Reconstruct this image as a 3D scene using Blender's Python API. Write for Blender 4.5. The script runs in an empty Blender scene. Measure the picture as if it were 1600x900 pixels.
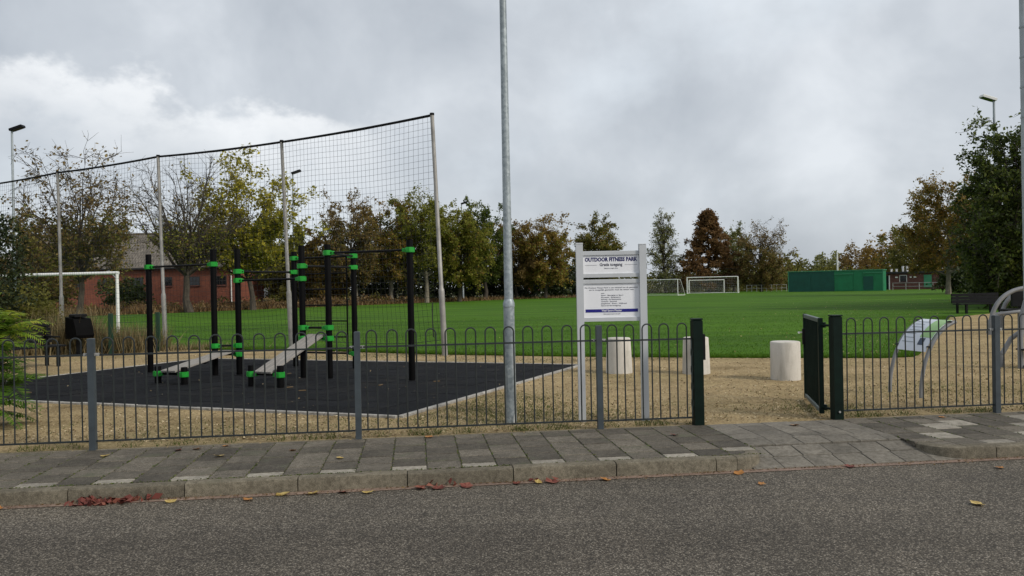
import bpy, math, random
import numpy as np
from mathutils import Vector, Matrix, Euler

R = math.radians
scene = bpy.context.scene
COL = scene.collection
random.seed(7)

# ------------------------------------------------------------------ camera, sky, sun, exposure
cam_data = bpy.data.cameras.new('camera')
cam_data.sensor_width = 36.0
cam_data.lens = 1250.0 / 1600.0 * 36.0
cam_data.clip_start = 0.05
cam_data.clip_end = 6000.0
cam = bpy.data.objects.new('camera', cam_data)
COL.objects.link(cam)
cam.location = (0, 0, 1.53)
cam.rotation_euler = (Matrix.Rotation(R(90 - 0.092), 3, 'X') @ Matrix.Rotation(R(-1.117), 3, 'Z')).to_euler()
scene.camera = cam

SUN_ELEV, SUN_AZ = 36.0, 122.0          # azimuth clockwise from +Y (the view direction): right and behind the camera
world = bpy.data.worlds.new('World')
scene.world = world
world.use_nodes = True


def N(nt, kind, **kw):
    n = nt.nodes.new(kind)
    for k, v in kw.items():
        if k in ('ins',):
            for a, b in v.items():
                n.inputs[a].default_value = b
        else:
            setattr(n, k, v)
    return n


def build_world():
    nt = world.node_tree
    nt.nodes.clear()
    L = nt.links.new
    out = N(nt, 'ShaderNodeOutputWorld')
    bg = N(nt, 'ShaderNodeBackground')
    bg.inputs['Strength'].default_value = 0.10
    sky = N(nt, 'ShaderNodeTexSky', sky_type='NISHITA', sun_disc=False)
    sky.sun_elevation = R(SUN_ELEV)
    sky.sun_rotation = R(SUN_AZ)
    sky.air_density = 1.0
    sky.dust_density = 1.5
    tc = N(nt, 'ShaderNodeTexCoord')
    sep = N(nt, 'ShaderNodeSeparateXYZ')
    L(tc.outputs['Generated'], sep.inputs[0])

    def M(op, a, b=None, c=None, clamp=False):
        n = N(nt, 'ShaderNodeMath', operation=op, use_clamp=clamp)
        for i, v in enumerate((a, b, c)):
            if v is None:
                continue
            if isinstance(v, (int, float)):
                n.inputs[i].default_value = v
            else:
                L(v, n.inputs[i])
        return n.outputs[0]

    def smooth(v, lo, hi):
        n = N(nt, 'ShaderNodeMapRange', interpolation_type='SMOOTHSTEP')
        L(v, n.inputs[0])
        n.inputs[1].default_value = lo
        n.inputs[2].default_value = hi
        return n.outputs[0]

    def noise(vec, scale, detail, rough, off=(0, 0, 0), dist=0.0):
        mp = N(nt, 'ShaderNodeMapping')
        L(vec, mp.inputs[0])
        mp.inputs['Location'].default_value = off
        n = N(nt, 'ShaderNodeTexNoise')
        L(mp.outputs[0], n.inputs['Vector'])
        n.inputs['Scale'].default_value = scale
        n.inputs['Detail'].default_value = detail
        n.inputs['Roughness'].default_value = rough
        n.inputs['Distortion'].default_value = dist
        return n.outputs[0]
    # the cloud deck: noise on a plane overhead, seen in perspective
    zz = M('ADD', M('ABSOLUTE', sep.outputs[2]), 0.34)
    comb = N(nt, 'ShaderNodeCombineXYZ')
    L(M('DIVIDE', sep.outputs[0], zz), comb.inputs[0])
    L(M('DIVIDE', sep.outputs[1], zz), comb.inputs[1])
    deck = comb.outputs[0]
    n1 = noise(deck, 0.55, 6.0, 0.48, (3.1, 1.7, 0.0), 0.4)
    n2 = noise(tc.outputs['Generated'], 5.0, 5.0, 0.55, (0.4, 5.2, 2.0), 0.2)
    n3 = noise(deck, 0.5, 3.0, 0.5, (1.1, 2.6, 4.0), 0.5)
    shade = M('ADD', M('MULTIPLY', n1, 0.55), M('MULTIPLY', n2, 0.45))
    ramp = N(nt, 'ShaderNodeValToRGB')
    L(shade, ramp.inputs[0])
    e = ramp.color_ramp.elements
    e[0].position = 0.39
    e[0].color = (0.345, 0.375, 0.414, 1)
    e[1].position = 0.63
    e[1].color = (0.610, 0.638, 0.670, 1)
    m = e.new(0.52)
    m.color = (0.462, 0.492, 0.528, 1)
    # a bank of cumulus low in the sky to the left, a ragged top edge
    az = M('ARCTAN2', sep.outputs[0], sep.outputs[1])
    el = M('ARCSINE', sep.outputs[2])
    cn = N(nt, 'ShaderNodeCombineXYZ')
    L(az, cn.inputs[0])
    L(M('MULTIPLY', el, 1.5), cn.inputs[1])
    b1 = noise(cn.outputs[0], 8.5, 5.0, 0.55, (5.1, 0.0, 0.0))
    b2 = noise(cn.outputs[0], 22.0, 4.0, 0.6, (5.0, 1.0, 0.0))
    top = M('ADD', M('MULTIPLY', az, -0.16), 0.172)
    top = M('ADD', top, M('MULTIPLY', M('SUBTRACT', b1, 0.5), 0.17))
    top = M('ADD', top, M('MULTIPLY', M('SUBTRACT', b2, 0.5), 0.05))
    edge = smooth(M('SUBTRACT', top, el), -0.006, 0.026)
    fade = smooth(M('SUBTRACT', el, M('SUBTRACT', top, 0.115)), 0.0, 0.085)
    side = smooth(az, -0.10, -0.26)
    bank = M('MULTIPLY', M('MULTIPLY', edge, fade), side)
    puff = smooth(M('ADD', M('MULTIPLY', b1, 0.6), M('MULTIPLY', b2, 0.4)), 0.30, 0.62)
    bank = M('MULTIPLY', bank, M('ADD', M('MULTIPLY', puff, 0.46), 0.18))
    mixc = N(nt, 'ShaderNodeMix', data_type='RGBA')
    L(bank, mixc.inputs[0])
    L(ramp.outputs[0], mixc.inputs[6])
    mixc.inputs[7].default_value = (0.84, 0.845, 0.845, 1)
    # thin places in the deck let bluish white sky through
    thin = M('MULTIPLY', smooth(M('ADD', M('MULTIPLY', n3, 0.8), M('MULTIPLY', b1, 0.2)), 0.50, 0.66), 0.55)
    mixt = N(nt, 'ShaderNodeMix', data_type='RGBA')
    L(thin, mixt.inputs[0])
    L(mixc.outputs[2], mixt.inputs[6])
    mixt.inputs[7].default_value = (0.66, 0.715, 0.765, 1)
    sc = N(nt, 'ShaderNodeVectorMath', operation='SCALE')
    L(mixt.outputs[2], sc.inputs[0])
    sc.inputs[3].default_value = 10.0
    mixs = N(nt, 'ShaderNodeMix', data_type='RGBA')
    mixs.inputs[0].default_value = 0.93
    L(sky.outputs[0], mixs.inputs[6])
    L(sc.outputs[0], mixs.inputs[7])
    L(mixs.outputs[2], bg.inputs['Color'])
    L(bg.outputs[0], out.inputs[0])


build_world()

sun_data = bpy.data.lights.new('sun', 'SUN')
sun_data.energy = 1.9
sun_data.angle = R(14)
sun_data.color = (1.0, 0.93, 0.83)
sun = bpy.data.objects.new('sun', sun_data)
COL.objects.link(sun)
_se, _sa = R(SUN_ELEV), R(SUN_AZ)
to_sun = Vector((math.sin(_sa) * math.cos(_se), math.cos(_sa) * math.cos(_se), math.sin(_se)))
sun.rotation_euler = (-to_sun).to_track_quat('-Z', 'Y').to_euler()
sun.location = (10, -10, 30)

scene.view_settings.view_transform = 'Standard'
scene.view_settings.look = 'None'
scene.view_settings.exposure = 0.42
scene.view_settings.gamma = 1.0
scene.view_settings.use_curve_mapping = False
scene.render.engine = 'CYCLES'
scene.cycles.max_bounces = 6
scene.cycles.transparent_max_bounces = 6

# ------------------------------------------------------------------ materials
MAT = {}


def new_mat(name):
    m = bpy.data.materials.new(name)
    m.use_nodes = True
    nt = m.node_tree
    nt.nodes.clear()
    out = N(nt, 'ShaderNodeOutputMaterial')
    b = N(nt, 'ShaderNodeBsdfPrincipled')
    nt.links.new(b.outputs[0], out.inputs[0])
    MAT[name] = m
    return m, nt, b, out


def rgba(c):
    return (c[0], c[1], c[2], 1.0)


def ramp_node(nt, fac, stops):
    r = N(nt, 'ShaderNodeValToRGB')
    el = r.color_ramp.elements
    el[0].position, el[0].color = stops[0][0], rgba(stops[0][1])
    el[1].position, el[1].color = stops[-1][0], rgba(stops[-1][1])
    for p, c in stops[1:-1]:
        e = el.new(p)
        e.color = rgba(c)
    nt.links.new(fac, r.inputs[0])
    return r.outputs[0]


def tex(nt, kind, scale, detail=4.0, rough=0.55, coord='Object', stretch=None, rnd=None):
    """noise / voronoi on object (or generated) coordinates -> factor, color sockets"""
    tc = N(nt, 'ShaderNodeTexCoord')
    src = tc.outputs[coord]
    if coord == 'World':
        pass
    if stretch or rnd is not None:
        mp = N(nt, 'ShaderNodeMapping')
        nt.links.new(src, mp.inputs[0])
        if stretch:
            mp.inputs['Scale'].default_value = stretch
        src = mp.outputs[0]
        if rnd is not None:
            oi = N(nt, 'ShaderNodeObjectInfo')
            ml = N(nt, 'ShaderNodeMath', operation='MULTIPLY')
            nt.links.new(oi.outputs['Random'], ml.inputs[0])
            ml.inputs[1].default_value = rnd
            nt.links.new(ml.outputs[0], mp.inputs['Location'])
    if kind == 'noise':
        n = N(nt, 'ShaderNodeTexNoise')
        n.inputs['Scale'].default_value = scale
        n.inputs['Detail'].default_value = detail
        n.inputs['Roughness'].default_value = rough
        nt.links.new(src, n.inputs['Vector'])
        return n.outputs[0], n.outputs[1]
    n = N(nt, 'ShaderNodeTexVoronoi')
    n.inputs['Scale'].default_value = scale
    nt.links.new(src, n.inputs['Vector'])
    return n.outputs['Distance'], n.outputs['Color']


def mix(nt, fac, a, b, mode='MIX'):
    m = N(nt, 'ShaderNodeMix', data_type='RGBA', blend_type=mode)
    for i, v in ((0, fac), (6, a), (7, b)):
        if isinstance(v, (int, float)):
            m.inputs[i].default_value = v
        elif isinstance(v, tuple):
            m.inputs[i].default_value = rgba(v)
        else:
            nt.links.new(v, m.inputs[i])
    return m.outputs[2]


def bump(nt, b, height, strength, dist):
    bn = N(nt, 'ShaderNodeBump')
    bn.inputs['Strength'].default_value = strength
    bn.inputs['Distance'].default_value = dist
    nt.links.new(height, bn.inputs['Height'])
    nt.links.new(bn.outputs[0], b.inputs['Normal'])


def simple(name, col, rough=0.6, metal=0.0, var=0.25, scale=9.0, bumps=0.0, spec=0.4, rnd=None, coord='Object'):
    """painted / plain surface with uneven tone"""
    m, nt, b, o = new_mat(name)
    f, _ = tex(nt, 'noise', scale, 5.0, 0.6, coord=coord, rnd=rnd)
    lo = tuple(max(0, c * (1 - var)) for c in col)
    hi = tuple(min(1, c * (1 + var)) for c in col)
    nt.links.new(ramp_node(nt, f, [(0.3, lo), (0.7, hi)]), b.inputs['Base Color'])
    b.inputs['Roughness'].default_value = rough
    b.inputs['Metallic'].default_value = metal
    b.inputs['Specular IOR Level'].default_value = spec
    if bumps:
        f2, _ = tex(nt, 'noise', scale * 8, 4.0, 0.6)
        bump(nt, b, f2, bumps, 0.01)
    return m


def leaf_mat(name, stops, trans=0.3, rough=0.6):
    m, nt, b, out = new_mat(name)
    at = N(nt, 'ShaderNodeAttribute', attribute_name='tint')
    c = ramp_node(nt, at.outputs['Fac'], stops)
    nt.links.new(c, b.inputs['Base Color'])
    b.inputs['Roughness'].default_value = rough
    b.inputs['Specular IOR Level'].default_value = 0.25
    tr = N(nt, 'ShaderNodeBsdfTranslucent')
    nt.links.new(c, tr.inputs[0])
    ms = N(nt, 'ShaderNodeMixShader')
    ms.inputs[0].default_value = trans
    nt.links.new(b.outputs[0], ms.inputs[1])
    nt.links.new(tr.outputs[0], ms.inputs[2])
    nt.links.new(ms.outputs[0], out.inputs[0])
    return m


def build_materials():
    # asphalt: rounded chippings in dark binder
    m, nt, b, o = new_mat('asphalt')
    d, c = tex(nt, 'voronoi', 95.0)
    sx = N(nt, 'ShaderNodeSeparateColor')
    nt.links.new(c, sx.inputs[0])
    stone = ramp_node(nt, sx.outputs[0], [(0.0, (0.070, 0.060, 0.046)), (0.35, (0.122, 0.106, 0.084)), (0.75, (0.190, 0.167, 0.134)), (1.0, (0.37, 0.335, 0.28))])
    gap = ramp_node(nt, d, [(0.30, (1, 1, 1)), (0.62, (0.36, 0.36, 0.36))])
    f1, _ = tex(nt, 'noise', 0.55, 5.0, 0.6)
    f2, _ = tex(nt, 'noise', 5.0, 4.0, 0.6)
    big = ramp_node(nt, f1, [(0.3, (0.80, 0.79, 0.77)), (0.7, (1.12, 1.10, 1.07))])
    mid = ramp_node(nt, f2, [(0.3, (0.86, 0.86, 0.86)), (0.7, (1.10, 1.10, 1.10))])
    col = mix(nt, 1.0, mix(nt, 1.0, mix(nt, 1.0, stone, gap, 'MULTIPLY'), big, 'MULTIPLY'), mid, 'MULTIPLY')
    f3, _ = tex(nt, 'noise', 1.0, 5.0, 0.6, stretch=(0.10, 1.1, 1.0))
    col = mix(nt, 1.0, col, ramp_node(nt, f3, [(0.34, (0.78, 0.77, 0.76)), (0.5, (1.0, 1.0, 1.0)), (0.68, (1.16, 1.15, 1.12))]), 'MULTIPLY')
    nt.links.new(col, b.inputs['Base Color'])
    b.inputs['Roughness'].default_value = 0.8
    b.inputs['Specular IOR Level'].default_value = 0.3
    bump(nt, b, gap, 0.5, 0.006)

    def concrete(name, base, speck=0.35, rnd=None, spread=0.0, moss=None, dirt=0.5, fine=220.0):
        m, nt, b, o = new_mat(name)
        f, _ = tex(nt, 'noise', 3.5, 6.0, 0.62, rnd=rnd)
        g, _ = tex(nt, 'noise', fine, 2.0, 0.7, rnd=rnd)
        k, _ = tex(nt, 'noise', 26.0, 4.0, 0.65, rnd=rnd)
        lo = tuple(v * (1 - dirt * 0.6) for v in base)
        hi = tuple(min(1, v * 1.18) for v in base)
        c = ramp_node(nt, f, [(0.28, lo), (0.68, hi)])
        c = mix(nt, 1.0, c, ramp_node(nt, g, [(0.30, (1 - speck,) * 3), (0.70, (1 + speck,) * 3)]), 'MULTIPLY')
        c = mix(nt, 1.0, c, ramp_node(nt, k, [(0.30, (0.62, 0.60, 0.57)), (0.62, (1.14, 1.13, 1.11))]), 'MULTIPLY')
        if spread:
            oi = N(nt, 'ShaderNodeObjectInfo')
            c = mix(nt, 1.0, c, ramp_node(nt, oi.outputs['Random'], [(0.0, (1 - spread,) * 3), (1.0, (1 + spread,) * 3)]), 'MULTIPLY')
        if moss:
            q, _ = tex(nt, 'noise', 2.2, 6.0, 0.7, rnd=rnd)
            mk = ramp_node(nt, q, [(0.56, (0, 0, 0)), (0.70, (0.75, 0.75, 0.75))])
            c = mix(nt, mk, c, moss)
        nt.links.new(c, b.inputs['Base Color'])
        b.inputs['Roughness'].default_value = 0.85
        b.inputs['Specular IOR Level'].default_value = 0.25
        bump(nt, b, g, 0.35, 0.004)
        return m
    concrete('tile_dark', (0.110, 0.098, 0.079), 0.80, rnd=40.0, spread=0.38, moss=(0.085, 0.090, 0.055), fine=150.0)
    concrete('tile_light', (0.27, 0.25, 0.212), 0.30, rnd=40.0, spread=0.16)
    concrete('tile_ramp', (0.160, 0.147, 0.124), 0.28, rnd=40.0, spread=0.15)
    concrete('kerb', (0.150, 0.133, 0.100), 0.40, rnd=30.0, spread=0.10, moss=(0.10, 0.092, 0.06), fine=130.0)
    concrete('edging', (0.34, 0.33, 0.31), 0.2, rnd=30.0, spread=0.1)
    m, nt, b, o = new_mat('bollard_concrete')
    f, _ = tex(nt, 'noise', 5.0, 6.0, 0.65, stretch=(1.0, 1.0, 0.22), rnd=17.0)
    g, _ = tex(nt, 'noise', 2.2, 6.0, 0.7, rnd=17.0)
    p, _ = tex(nt, 'noise', 90.0, 3.0, 0.6, rnd=17.0)
    c = ramp_node(nt, f, [(0.30, (0.40, 0.375, 0.325)), (0.48, (0.56, 0.53, 0.475)), (0.7, (0.62, 0.59, 0.54))])
    c = mix(nt, ramp_node(nt, g, [(0.56, (0, 0, 0)), (0.74, (0.45, 0.45, 0.45))]), c, (0.33, 0.32, 0.25))
    c = mix(nt, 1.0, c, ramp_node(nt, p, [(0.28, (0.82, 0.82, 0.82)), (0.45, (1, 1, 1))]), 'MULTIPLY')
    nt.links.new(c, b.inputs['Base Color'])
    b.inputs['Roughness'].default_value = 0.9
    b.inputs['Specular IOR Level'].default_value = 0.2
    bump(nt, b, p, 0.15, 0.006)
    concrete('gutter', (0.235, 0.170, 0.135), 0.3)
    concrete('joint_sand', (0.060, 0.055, 0.038), 0.6)

    # dry ground of wood chip and bleached grass, green where moss and grass live
    m, nt, b, o = new_mat('chip_ground')
    f, _ = tex(nt, 'noise', 60.0, 6.0, 0.75)
    v, vc = tex(nt, 'voronoi', 42.0)
    q, _ = tex(nt, 'noise', 0.42, 5.0, 0.62)
    q2, _ = tex(nt, 'noise', 1.7, 7.0, 0.70)
    base = ramp_node(nt, f, [(0.26, (0.160, 0.112, 0.056)), (0.48, (0.345, 0.268, 0.150)), (0.72, (0.520, 0.425, 0.262))])
    sx = N(nt, 'ShaderNodeSeparateColor')
    nt.links.new(vc, sx.inputs[0])
    base = mix(nt, 1.0, base, ramp_node(nt, sx.outputs[1], [(0.0, (0.72, 0.70, 0.66)), (1.0, (1.22, 1.20, 1.18))]), 'MULTIPLY')
    base = mix(nt, 1.0, base, ramp_node(nt, q2, [(0.30, (0.66, 0.64, 0.60)), (0.5, (1.0, 0.99, 0.97)), (0.7, (1.16, 1.15, 1.15))]), 'MULTIPLY')
    q3, _ = tex(nt, 'noise', 0.5, 6.0, 0.68, stretch=(0.8, 1.5, 1.0))
    base = mix(nt, 1.0, base, ramp_node(nt, q3, [(0.32, (0.70, 0.68, 0.66)), (0.48, (0.98, 0.98, 0.98)), (0.66, (1.14, 1.13, 1.14))]), 'MULTIPLY')
    gm = ramp_node(nt, q, [(0.50, (0, 0, 0)), (0.72, (0.55, 0.55, 0.55))])
    base = mix(nt, mix(nt, 1.0, gm, ramp_node(nt, f, [(0.4, (0.2, 0.2, 0.2)), (0.62, (1, 1, 1))]), 'MULTIPLY'), base, (0.120, 0.135, 0.035))
    nt.links.new(base, b.inputs['Base Color'])
    b.inputs['Roughness'].default_value = 0.95
    b.inputs['Specular IOR Level'].default_value = 0.1
    bump(nt, b, f, 0.7, 0.03)

    # mown field with faint mowing bands
    m, nt, b, o = new_mat('mown_grass')
    f, _ = tex(nt, 'noise', 26.0, 6.0, 0.75)
    q, _ = tex(nt, 'noise', 0.16, 5.0, 0.6)
    w, _ = tex(nt, 'noise', 0.55, 3.0, 0.55, stretch=(0.10, 1.0, 1.0))
    base = ramp_node(nt, f, [(0.28, (0.024, 0.064, 0.002)), (0.52, (0.056, 0.142, 0.004)), (0.78, (0.104, 0.212, 0.010))])
    base = mix(nt, 1.0, base, ramp_node(nt, w, [(0.36, (0.66, 0.69, 0.64)), (0.64, (1.2, 1.16, 1.12))]), 'MULTIPLY')
    base = mix(nt, 1.0, base, ramp_node(nt, q, [(0.3, (0.82, 0.86, 0.8)), (0.7, (1.14, 1.1, 1.05))]), 'MULTIPLY')
    wp, _ = tex(nt, 'noise', 0.35, 7.0, 0.72)
    base = mix(nt, ramp_node(nt, wp, [(0.58, (0, 0, 0)), (0.78, (0.45, 0.45, 0.45))]), base, (0.110, 0.135, 0.018))
    nt.links.new(base, b.inputs['Base Color'])
    b.inputs['Roughness'].default_value = 0.9
    b.inputs['Specular IOR Level'].default_value = 0.15
    bump(nt, b, f, 0.8, 0.03)

    m, nt, b, o = new_mat('rough_land')
    f, _ = tex(nt, 'noise', 3.0, 7.0, 0.7)
    base = ramp_node(nt, f, [(0.3, (0.040, 0.050, 0.014)), (0.55, (0.085, 0.080, 0.028)), (0.8, (0.150, 0.120, 0.055))])
    nt.links.new(base, b.inputs['Base Color'])
    b.inputs['Roughness'].default_value = 0.95
    bump(nt, b, f, 0.6, 0.1)

    m, nt, b, o = new_mat('rubber')
    g, _ = tex(nt, 'noise', 180.0, 3.0, 0.75, rnd=20.0)
    f, _ = tex(nt, 'noise', 2.0, 5.0, 0.6, rnd=20.0)
    c = ramp_node(nt, g, [(0.3, (0.0034, 0.0038, 0.0046)), (0.7, (0.0115, 0.0125, 0.0150))])
    c = mix(nt, 1.0, c, ramp_node(nt, f, [(0.3, (0.75, 0.75, 0.75)), (0.7, (1.25, 1.25, 1.25))]), 'MULTIPLY')
    oi = N(nt, 'ShaderNodeObjectInfo')
    c = mix(nt, 1.0, c, ramp_node(nt, oi.outputs['Random'], [(0.0, (0.82,) * 3), (1.0, (1.25,) * 3)]), 'MULTIPLY')
    du, _ = tex(nt, 'noise', 1.4, 7.0, 0.72, rnd=31.0)
    c = mix(nt, ramp_node(nt, du, [(0.52, (0, 0, 0)), (0.78, (0.16, 0.16, 0.16))]), c, (0.12, 0.105, 0.08))
    nt.links.new(c, b.inputs['Base Color'])
    b.inputs['Roughness'].default_value = 0.9
    b.inputs['Specular IOR Level'].default_value = 0.12
    bump(nt, b, g, 0.5, 0.01)

    # weathered planks
    m, nt, b, o = new_mat('grey_wood')
    f, _ = tex(nt, 'noise', 4.0, 6.0, 0.7, stretch=(1.0, 14.0, 14.0), rnd=9.0)
    c = ramp_node(nt, f, [(0.28, (0.115, 0.105, 0.095)), (0.5, (0.255, 0.238, 0.215)), (0.75, (0.37, 0.35, 0.325))])
    nt.links.new(c, b.inputs['Base Color'])
    b.inputs['Roughness'].default_value = 0.8
    bump(nt, b, f, 0.4, 0.006)

    # galvanised steel, spangled
    m, nt, b, o = new_mat('galvanised')
    d, c = tex(nt, 'voronoi', 34.0)
    sx = N(nt, 'ShaderNodeSeparateColor')
    nt.links.new(c, sx.inputs[0])
    f, _ = tex(nt, 'noise', 4.0, 5.0, 0.6, stretch=(1.0, 1.0, 0.35))
    col = ramp_node(nt, sx.outputs[0], [(0.0, (0.255, 0.295, 0.315)), (1.0, (0.40, 0.445, 0.465))])
    col = mix(nt, 1.0, col, ramp_node(nt, f, [(0.32, (0.70, 0.71, 0.71)), (0.68, (1.12, 1.12, 1.12))]), 'MULTIPLY')
    nt.links.new(col, b.inputs['Base Color'])
    b.inputs['Roughness'].default_value = 0.48
    b.inputs['Metallic'].default_value = 0.35
    simple('dull_steel', (0.33, 0.33, 0.315), 0.55, 0.3, 0.28, 3.0)
    simple('mast_steel', (0.36, 0.40, 0.43), 0.55, 0.2, 0.2, 2.0)
    simple('fence_paint', (0.019, 0.024, 0.025), 0.45, 0.0, 0.3, 14.0)
    simple('fence_post_paint', (0.046, 0.058, 0.067), 0.5, 0.0, 0.22, 7.0)
    simple('rig_black', (0.0026, 0.0026, 0.0029), 0.65, 0.0, 0.35, 5.0, spec=0.06)
    simple('rig_bar', (0.009, 0.009, 0.010), 0.6, 0.0, 0.3, 6.0, spec=0.12)
    simple('clamp_green', (0.012, 0.27, 0.026), 0.42, 0.0, 0.2, 12.0)
    simple('gate_green', (0.0024, 0.0098, 0.0068), 0.5, 0.0, 0.3, 8.0, spec=0.15)
    simple('rail_grey_green', (0.095, 0.120, 0.115), 0.5, 0.1, 0.2, 9.0)
    simple('sign_white', (0.50, 0.52, 0.54), 0.45, 0.0, 0.05, 4.0)
    simple('sign_panel', (0.80, 0.81, 0.84), 0.35, 0.0, 0.03, 4.0)
    simple('ink_blue', (0.018, 0.018, 0.115), 0.5, 0.0, 0.05, 3.0)
    simple('ink_grey', (0.08, 0.08, 0.11), 0.5, 0.0, 0.05, 3.0)
    simple('ink_band', (0.014, 0.014, 0.20), 0.4, 0.0, 0.05, 3.0)
    simple('white_paint', (0.76, 0.76, 0.74), 0.45, 0.0, 0.08, 3.0)
    simple('black_plastic', (0.006, 0.0065, 0.0075), 0.5, 0.0, 0.3, 6.0, spec=0.15)
    simple('black_wood', (0.007, 0.0075, 0.0085), 0.6, 0.0, 0.35, 6.0, spec=0.12)
    simple('mesh_green', (0.012, 0.040, 0.022), 0.5, 0.0, 0.2, 6.0)
    simple('net_cord', (0.020, 0.021, 0.023), 0.7, 0.0, 0.2, 4.0)
    simple('arch_tube', (0.20, 0.205, 0.212), 0.55, 0.1, 0.15, 6.0)
    simple('board_white', (0.62, 0.66, 0.72), 0.4, 0.0, 0.05, 6.0)
    simple('board_green', (0.30, 0.50, 0.20), 0.4, 0.0, 0.08, 6.0)
    simple('board_slate', (0.03, 0.05, 0.09), 0.4, 0.0, 0.1, 6.0)
    simple('net_pole', (0.29, 0.28, 0.26), 0.55, 0.25, 0.3, 3.0)
    simple('lamp_glass', (0.65, 0.68, 0.70), 0.2, 0.0, 0.05, 3.0)
    simple('container_dark', (0.005, 0.072, 0.052), 0.6, 0.0, 0.18, 1.2)
    simple('container_mid', (0.009, 0.165, 0.066), 0.55, 0.0, 0.15, 1.2)
    simple('container_trim', (0.045, 0.230, 0.120), 0.5, 0.0, 0.2, 1.2)
    simple('roof_black', (0.018, 0.018, 0.020), 0.7, 0.0, 0.3, 1.5)
    simple('glass_dark', (0.012, 0.014, 0.018), 0.08, 0.0, 0.3, 1.0, spec=0.6)
    simple('frame_dark', (0.045, 0.035, 0.030), 0.5, 0.0, 0.2, 3.0)
    simple('car_white', (0.72, 0.73, 0.74), 0.25, 0.0, 0.04, 2.0, spec=0.6)
    simple('car_red', (0.36, 0.020, 0.028), 0.25, 0.0, 0.05, 2.0, spec=0.6)
    simple('car_silver', (0.45, 0.46, 0.48), 0.3, 0.3, 0.05, 2.0, spec=0.6)
    simple('tyre', (0.015, 0.015, 0.015), 0.8, 0.0, 0.2, 6.0)
    simple('grey_render', (0.36, 0.37, 0.39), 0.7, 0.0, 0.15, 1.0)
    simple('bright_bits', (0.70, 0.70, 0.68), 0.5, 0.0, 0.1, 3.0)
    # brick, small and far
    m, nt, b, o = new_mat('brick')
    tc = N(nt, 'ShaderNodeTexCoord')
    mp = N(nt, 'ShaderNodeMapping')
    mp.inputs['Rotation'].default_value = (R(90), 0, 0)
    nt.links.new(tc.outputs['Object'], mp.inputs[0])
    br = N(nt, 'ShaderNodeTexBrick')
    nt.links.new(mp.outputs[0], br.inputs['Vector'])
    br.inputs['Scale'].default_value = 1.0
    br.inputs['Brick Width'].default_value = 0.22
    br.inputs['Row Height'].default_value = 0.065
    br.inputs['Mortar Size'].default_value = 0.006
    br.inputs['Color1'].default_value = (0.250, 0.066, 0.032, 1)
    br.inputs['Color2'].default_value = (0.185, 0.046, 0.024, 1)
    br.inputs['Mortar'].default_value = (0.18, 0.12, 0.09, 1)
    f, _ = tex(nt, 'noise', 0.8, 6.0, 0.65)
    c = mix(nt, 1.0, br.outputs[0], ramp_node(nt, f, [(0.3, (0.72, 0.70, 0.70)), (0.7, (1.15, 1.12, 1.1))]), 'MULTIPLY')
    nt.links.new(c, b.inputs['Base Color'])
    b.inputs['Roughness'].default_value = 0.85
    simple('brick_purple', (0.115, 0.048, 0.042), 0.85, 0.0, 0.3, 2.5)
    # clay-grey roof tiles with lichen
    m, nt, b, o = new_mat('roof_tiles')
    wv = N(nt, 'ShaderNodeTexWave', bands_direction='X')
    tc = N(nt, 'ShaderNodeTexCoord')
    nt.links.new(tc.outputs['Object'], wv.inputs[0])
    wv.inputs['Scale'].default_value = 1.3
    wv.inputs['Distortion'].default_value = 0.6
    f, _ = tex(nt, 'noise', 1.6, 7.0, 0.72)
    g, _ = tex(nt, 'noise', 7.0, 4.0, 0.7)
    c = ramp_node(nt, f, [(0.3, (0.075, 0.066, 0.056)), (0.55, (0.155, 0.135, 0.110)), (0.75, (0.26, 0.235, 0.20))])
    c = mix(nt, 1.0, c, ramp_node(nt, g, [(0.3, (0.7, 0.7, 0.7)), (0.7, (1.25, 1.25, 1.25))]), 'MULTIPLY')
    nt.links.new(c, b.inputs['Base Color'])
    b.inputs['Roughness'].default_value = 0.9
    bump(nt, b, wv.outputs['Fac'], 0.5, 0.06)
    # bark
    for nm, lo, hi in (('bark_dark', (0.028, 0.022, 0.016), (0.085, 0.070, 0.052)), ('bark_pale', (0.10, 0.085, 0.062), (0.27, 0.24, 0.185)), ('twig_brown', (0.040, 0.030, 0.020), (0.10, 0.078, 0.052))):
        m, nt, b, o = new_mat(nm)
        f, _ = tex(nt, 'noise', 6.0, 6.0, 0.7, stretch=(1, 1, 0.3))
        nt.links.new(ramp_node(nt, f, [(0.32, lo), (0.7, hi)]), b.inputs['Base Color'])
        b.inputs['Roughness'].default_value = 0.9
    # leaves
    leaf_mat('leaf_brown', [(0, (0.088, 0.057, 0.020)), (0.5, (0.206, 0.140, 0.045)), (1, (0.362, 0.269, 0.100))], 0.5)
    leaf_mat('leaf_olive', [(0, (0.053, 0.057, 0.013)), (0.5, (0.140, 0.138, 0.027)), (1, (0.281, 0.250, 0.062))], 0.5)
    leaf_mat('leaf_yellow', [(0, (0.160, 0.160, 0.018)), (0.5, (0.390, 0.350, 0.038)), (1, (0.58, 0.49, 0.060))], 0.5)
    leaf_mat('leaf_green', [(0, (0.033, 0.053, 0.009)), (0.5, (0.088, 0.123, 0.020)), (1, (0.193, 0.215, 0.046))], 0.5)
    leaf_mat('leaf_lime', [(0, (0.081, 0.092, 0.011)), (0.5, (0.196, 0.207, 0.028)), (1, (0.345, 0.328, 0.055))], 0.5)
    leaf_mat('leaf_dark', [(0, (0.014, 0.024, 0.006)), (0.6, (0.042, 0.062, 0.014)), (1, (0.115, 0.140, 0.032))], 0.2)
    leaf_mat('leaf_evergreen', [(0, (0.008, 0.014, 0.005)), (0.6, (0.024, 0.036, 0.010)), (1, (0.070, 0.085, 0.024))], 0.15)
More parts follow.
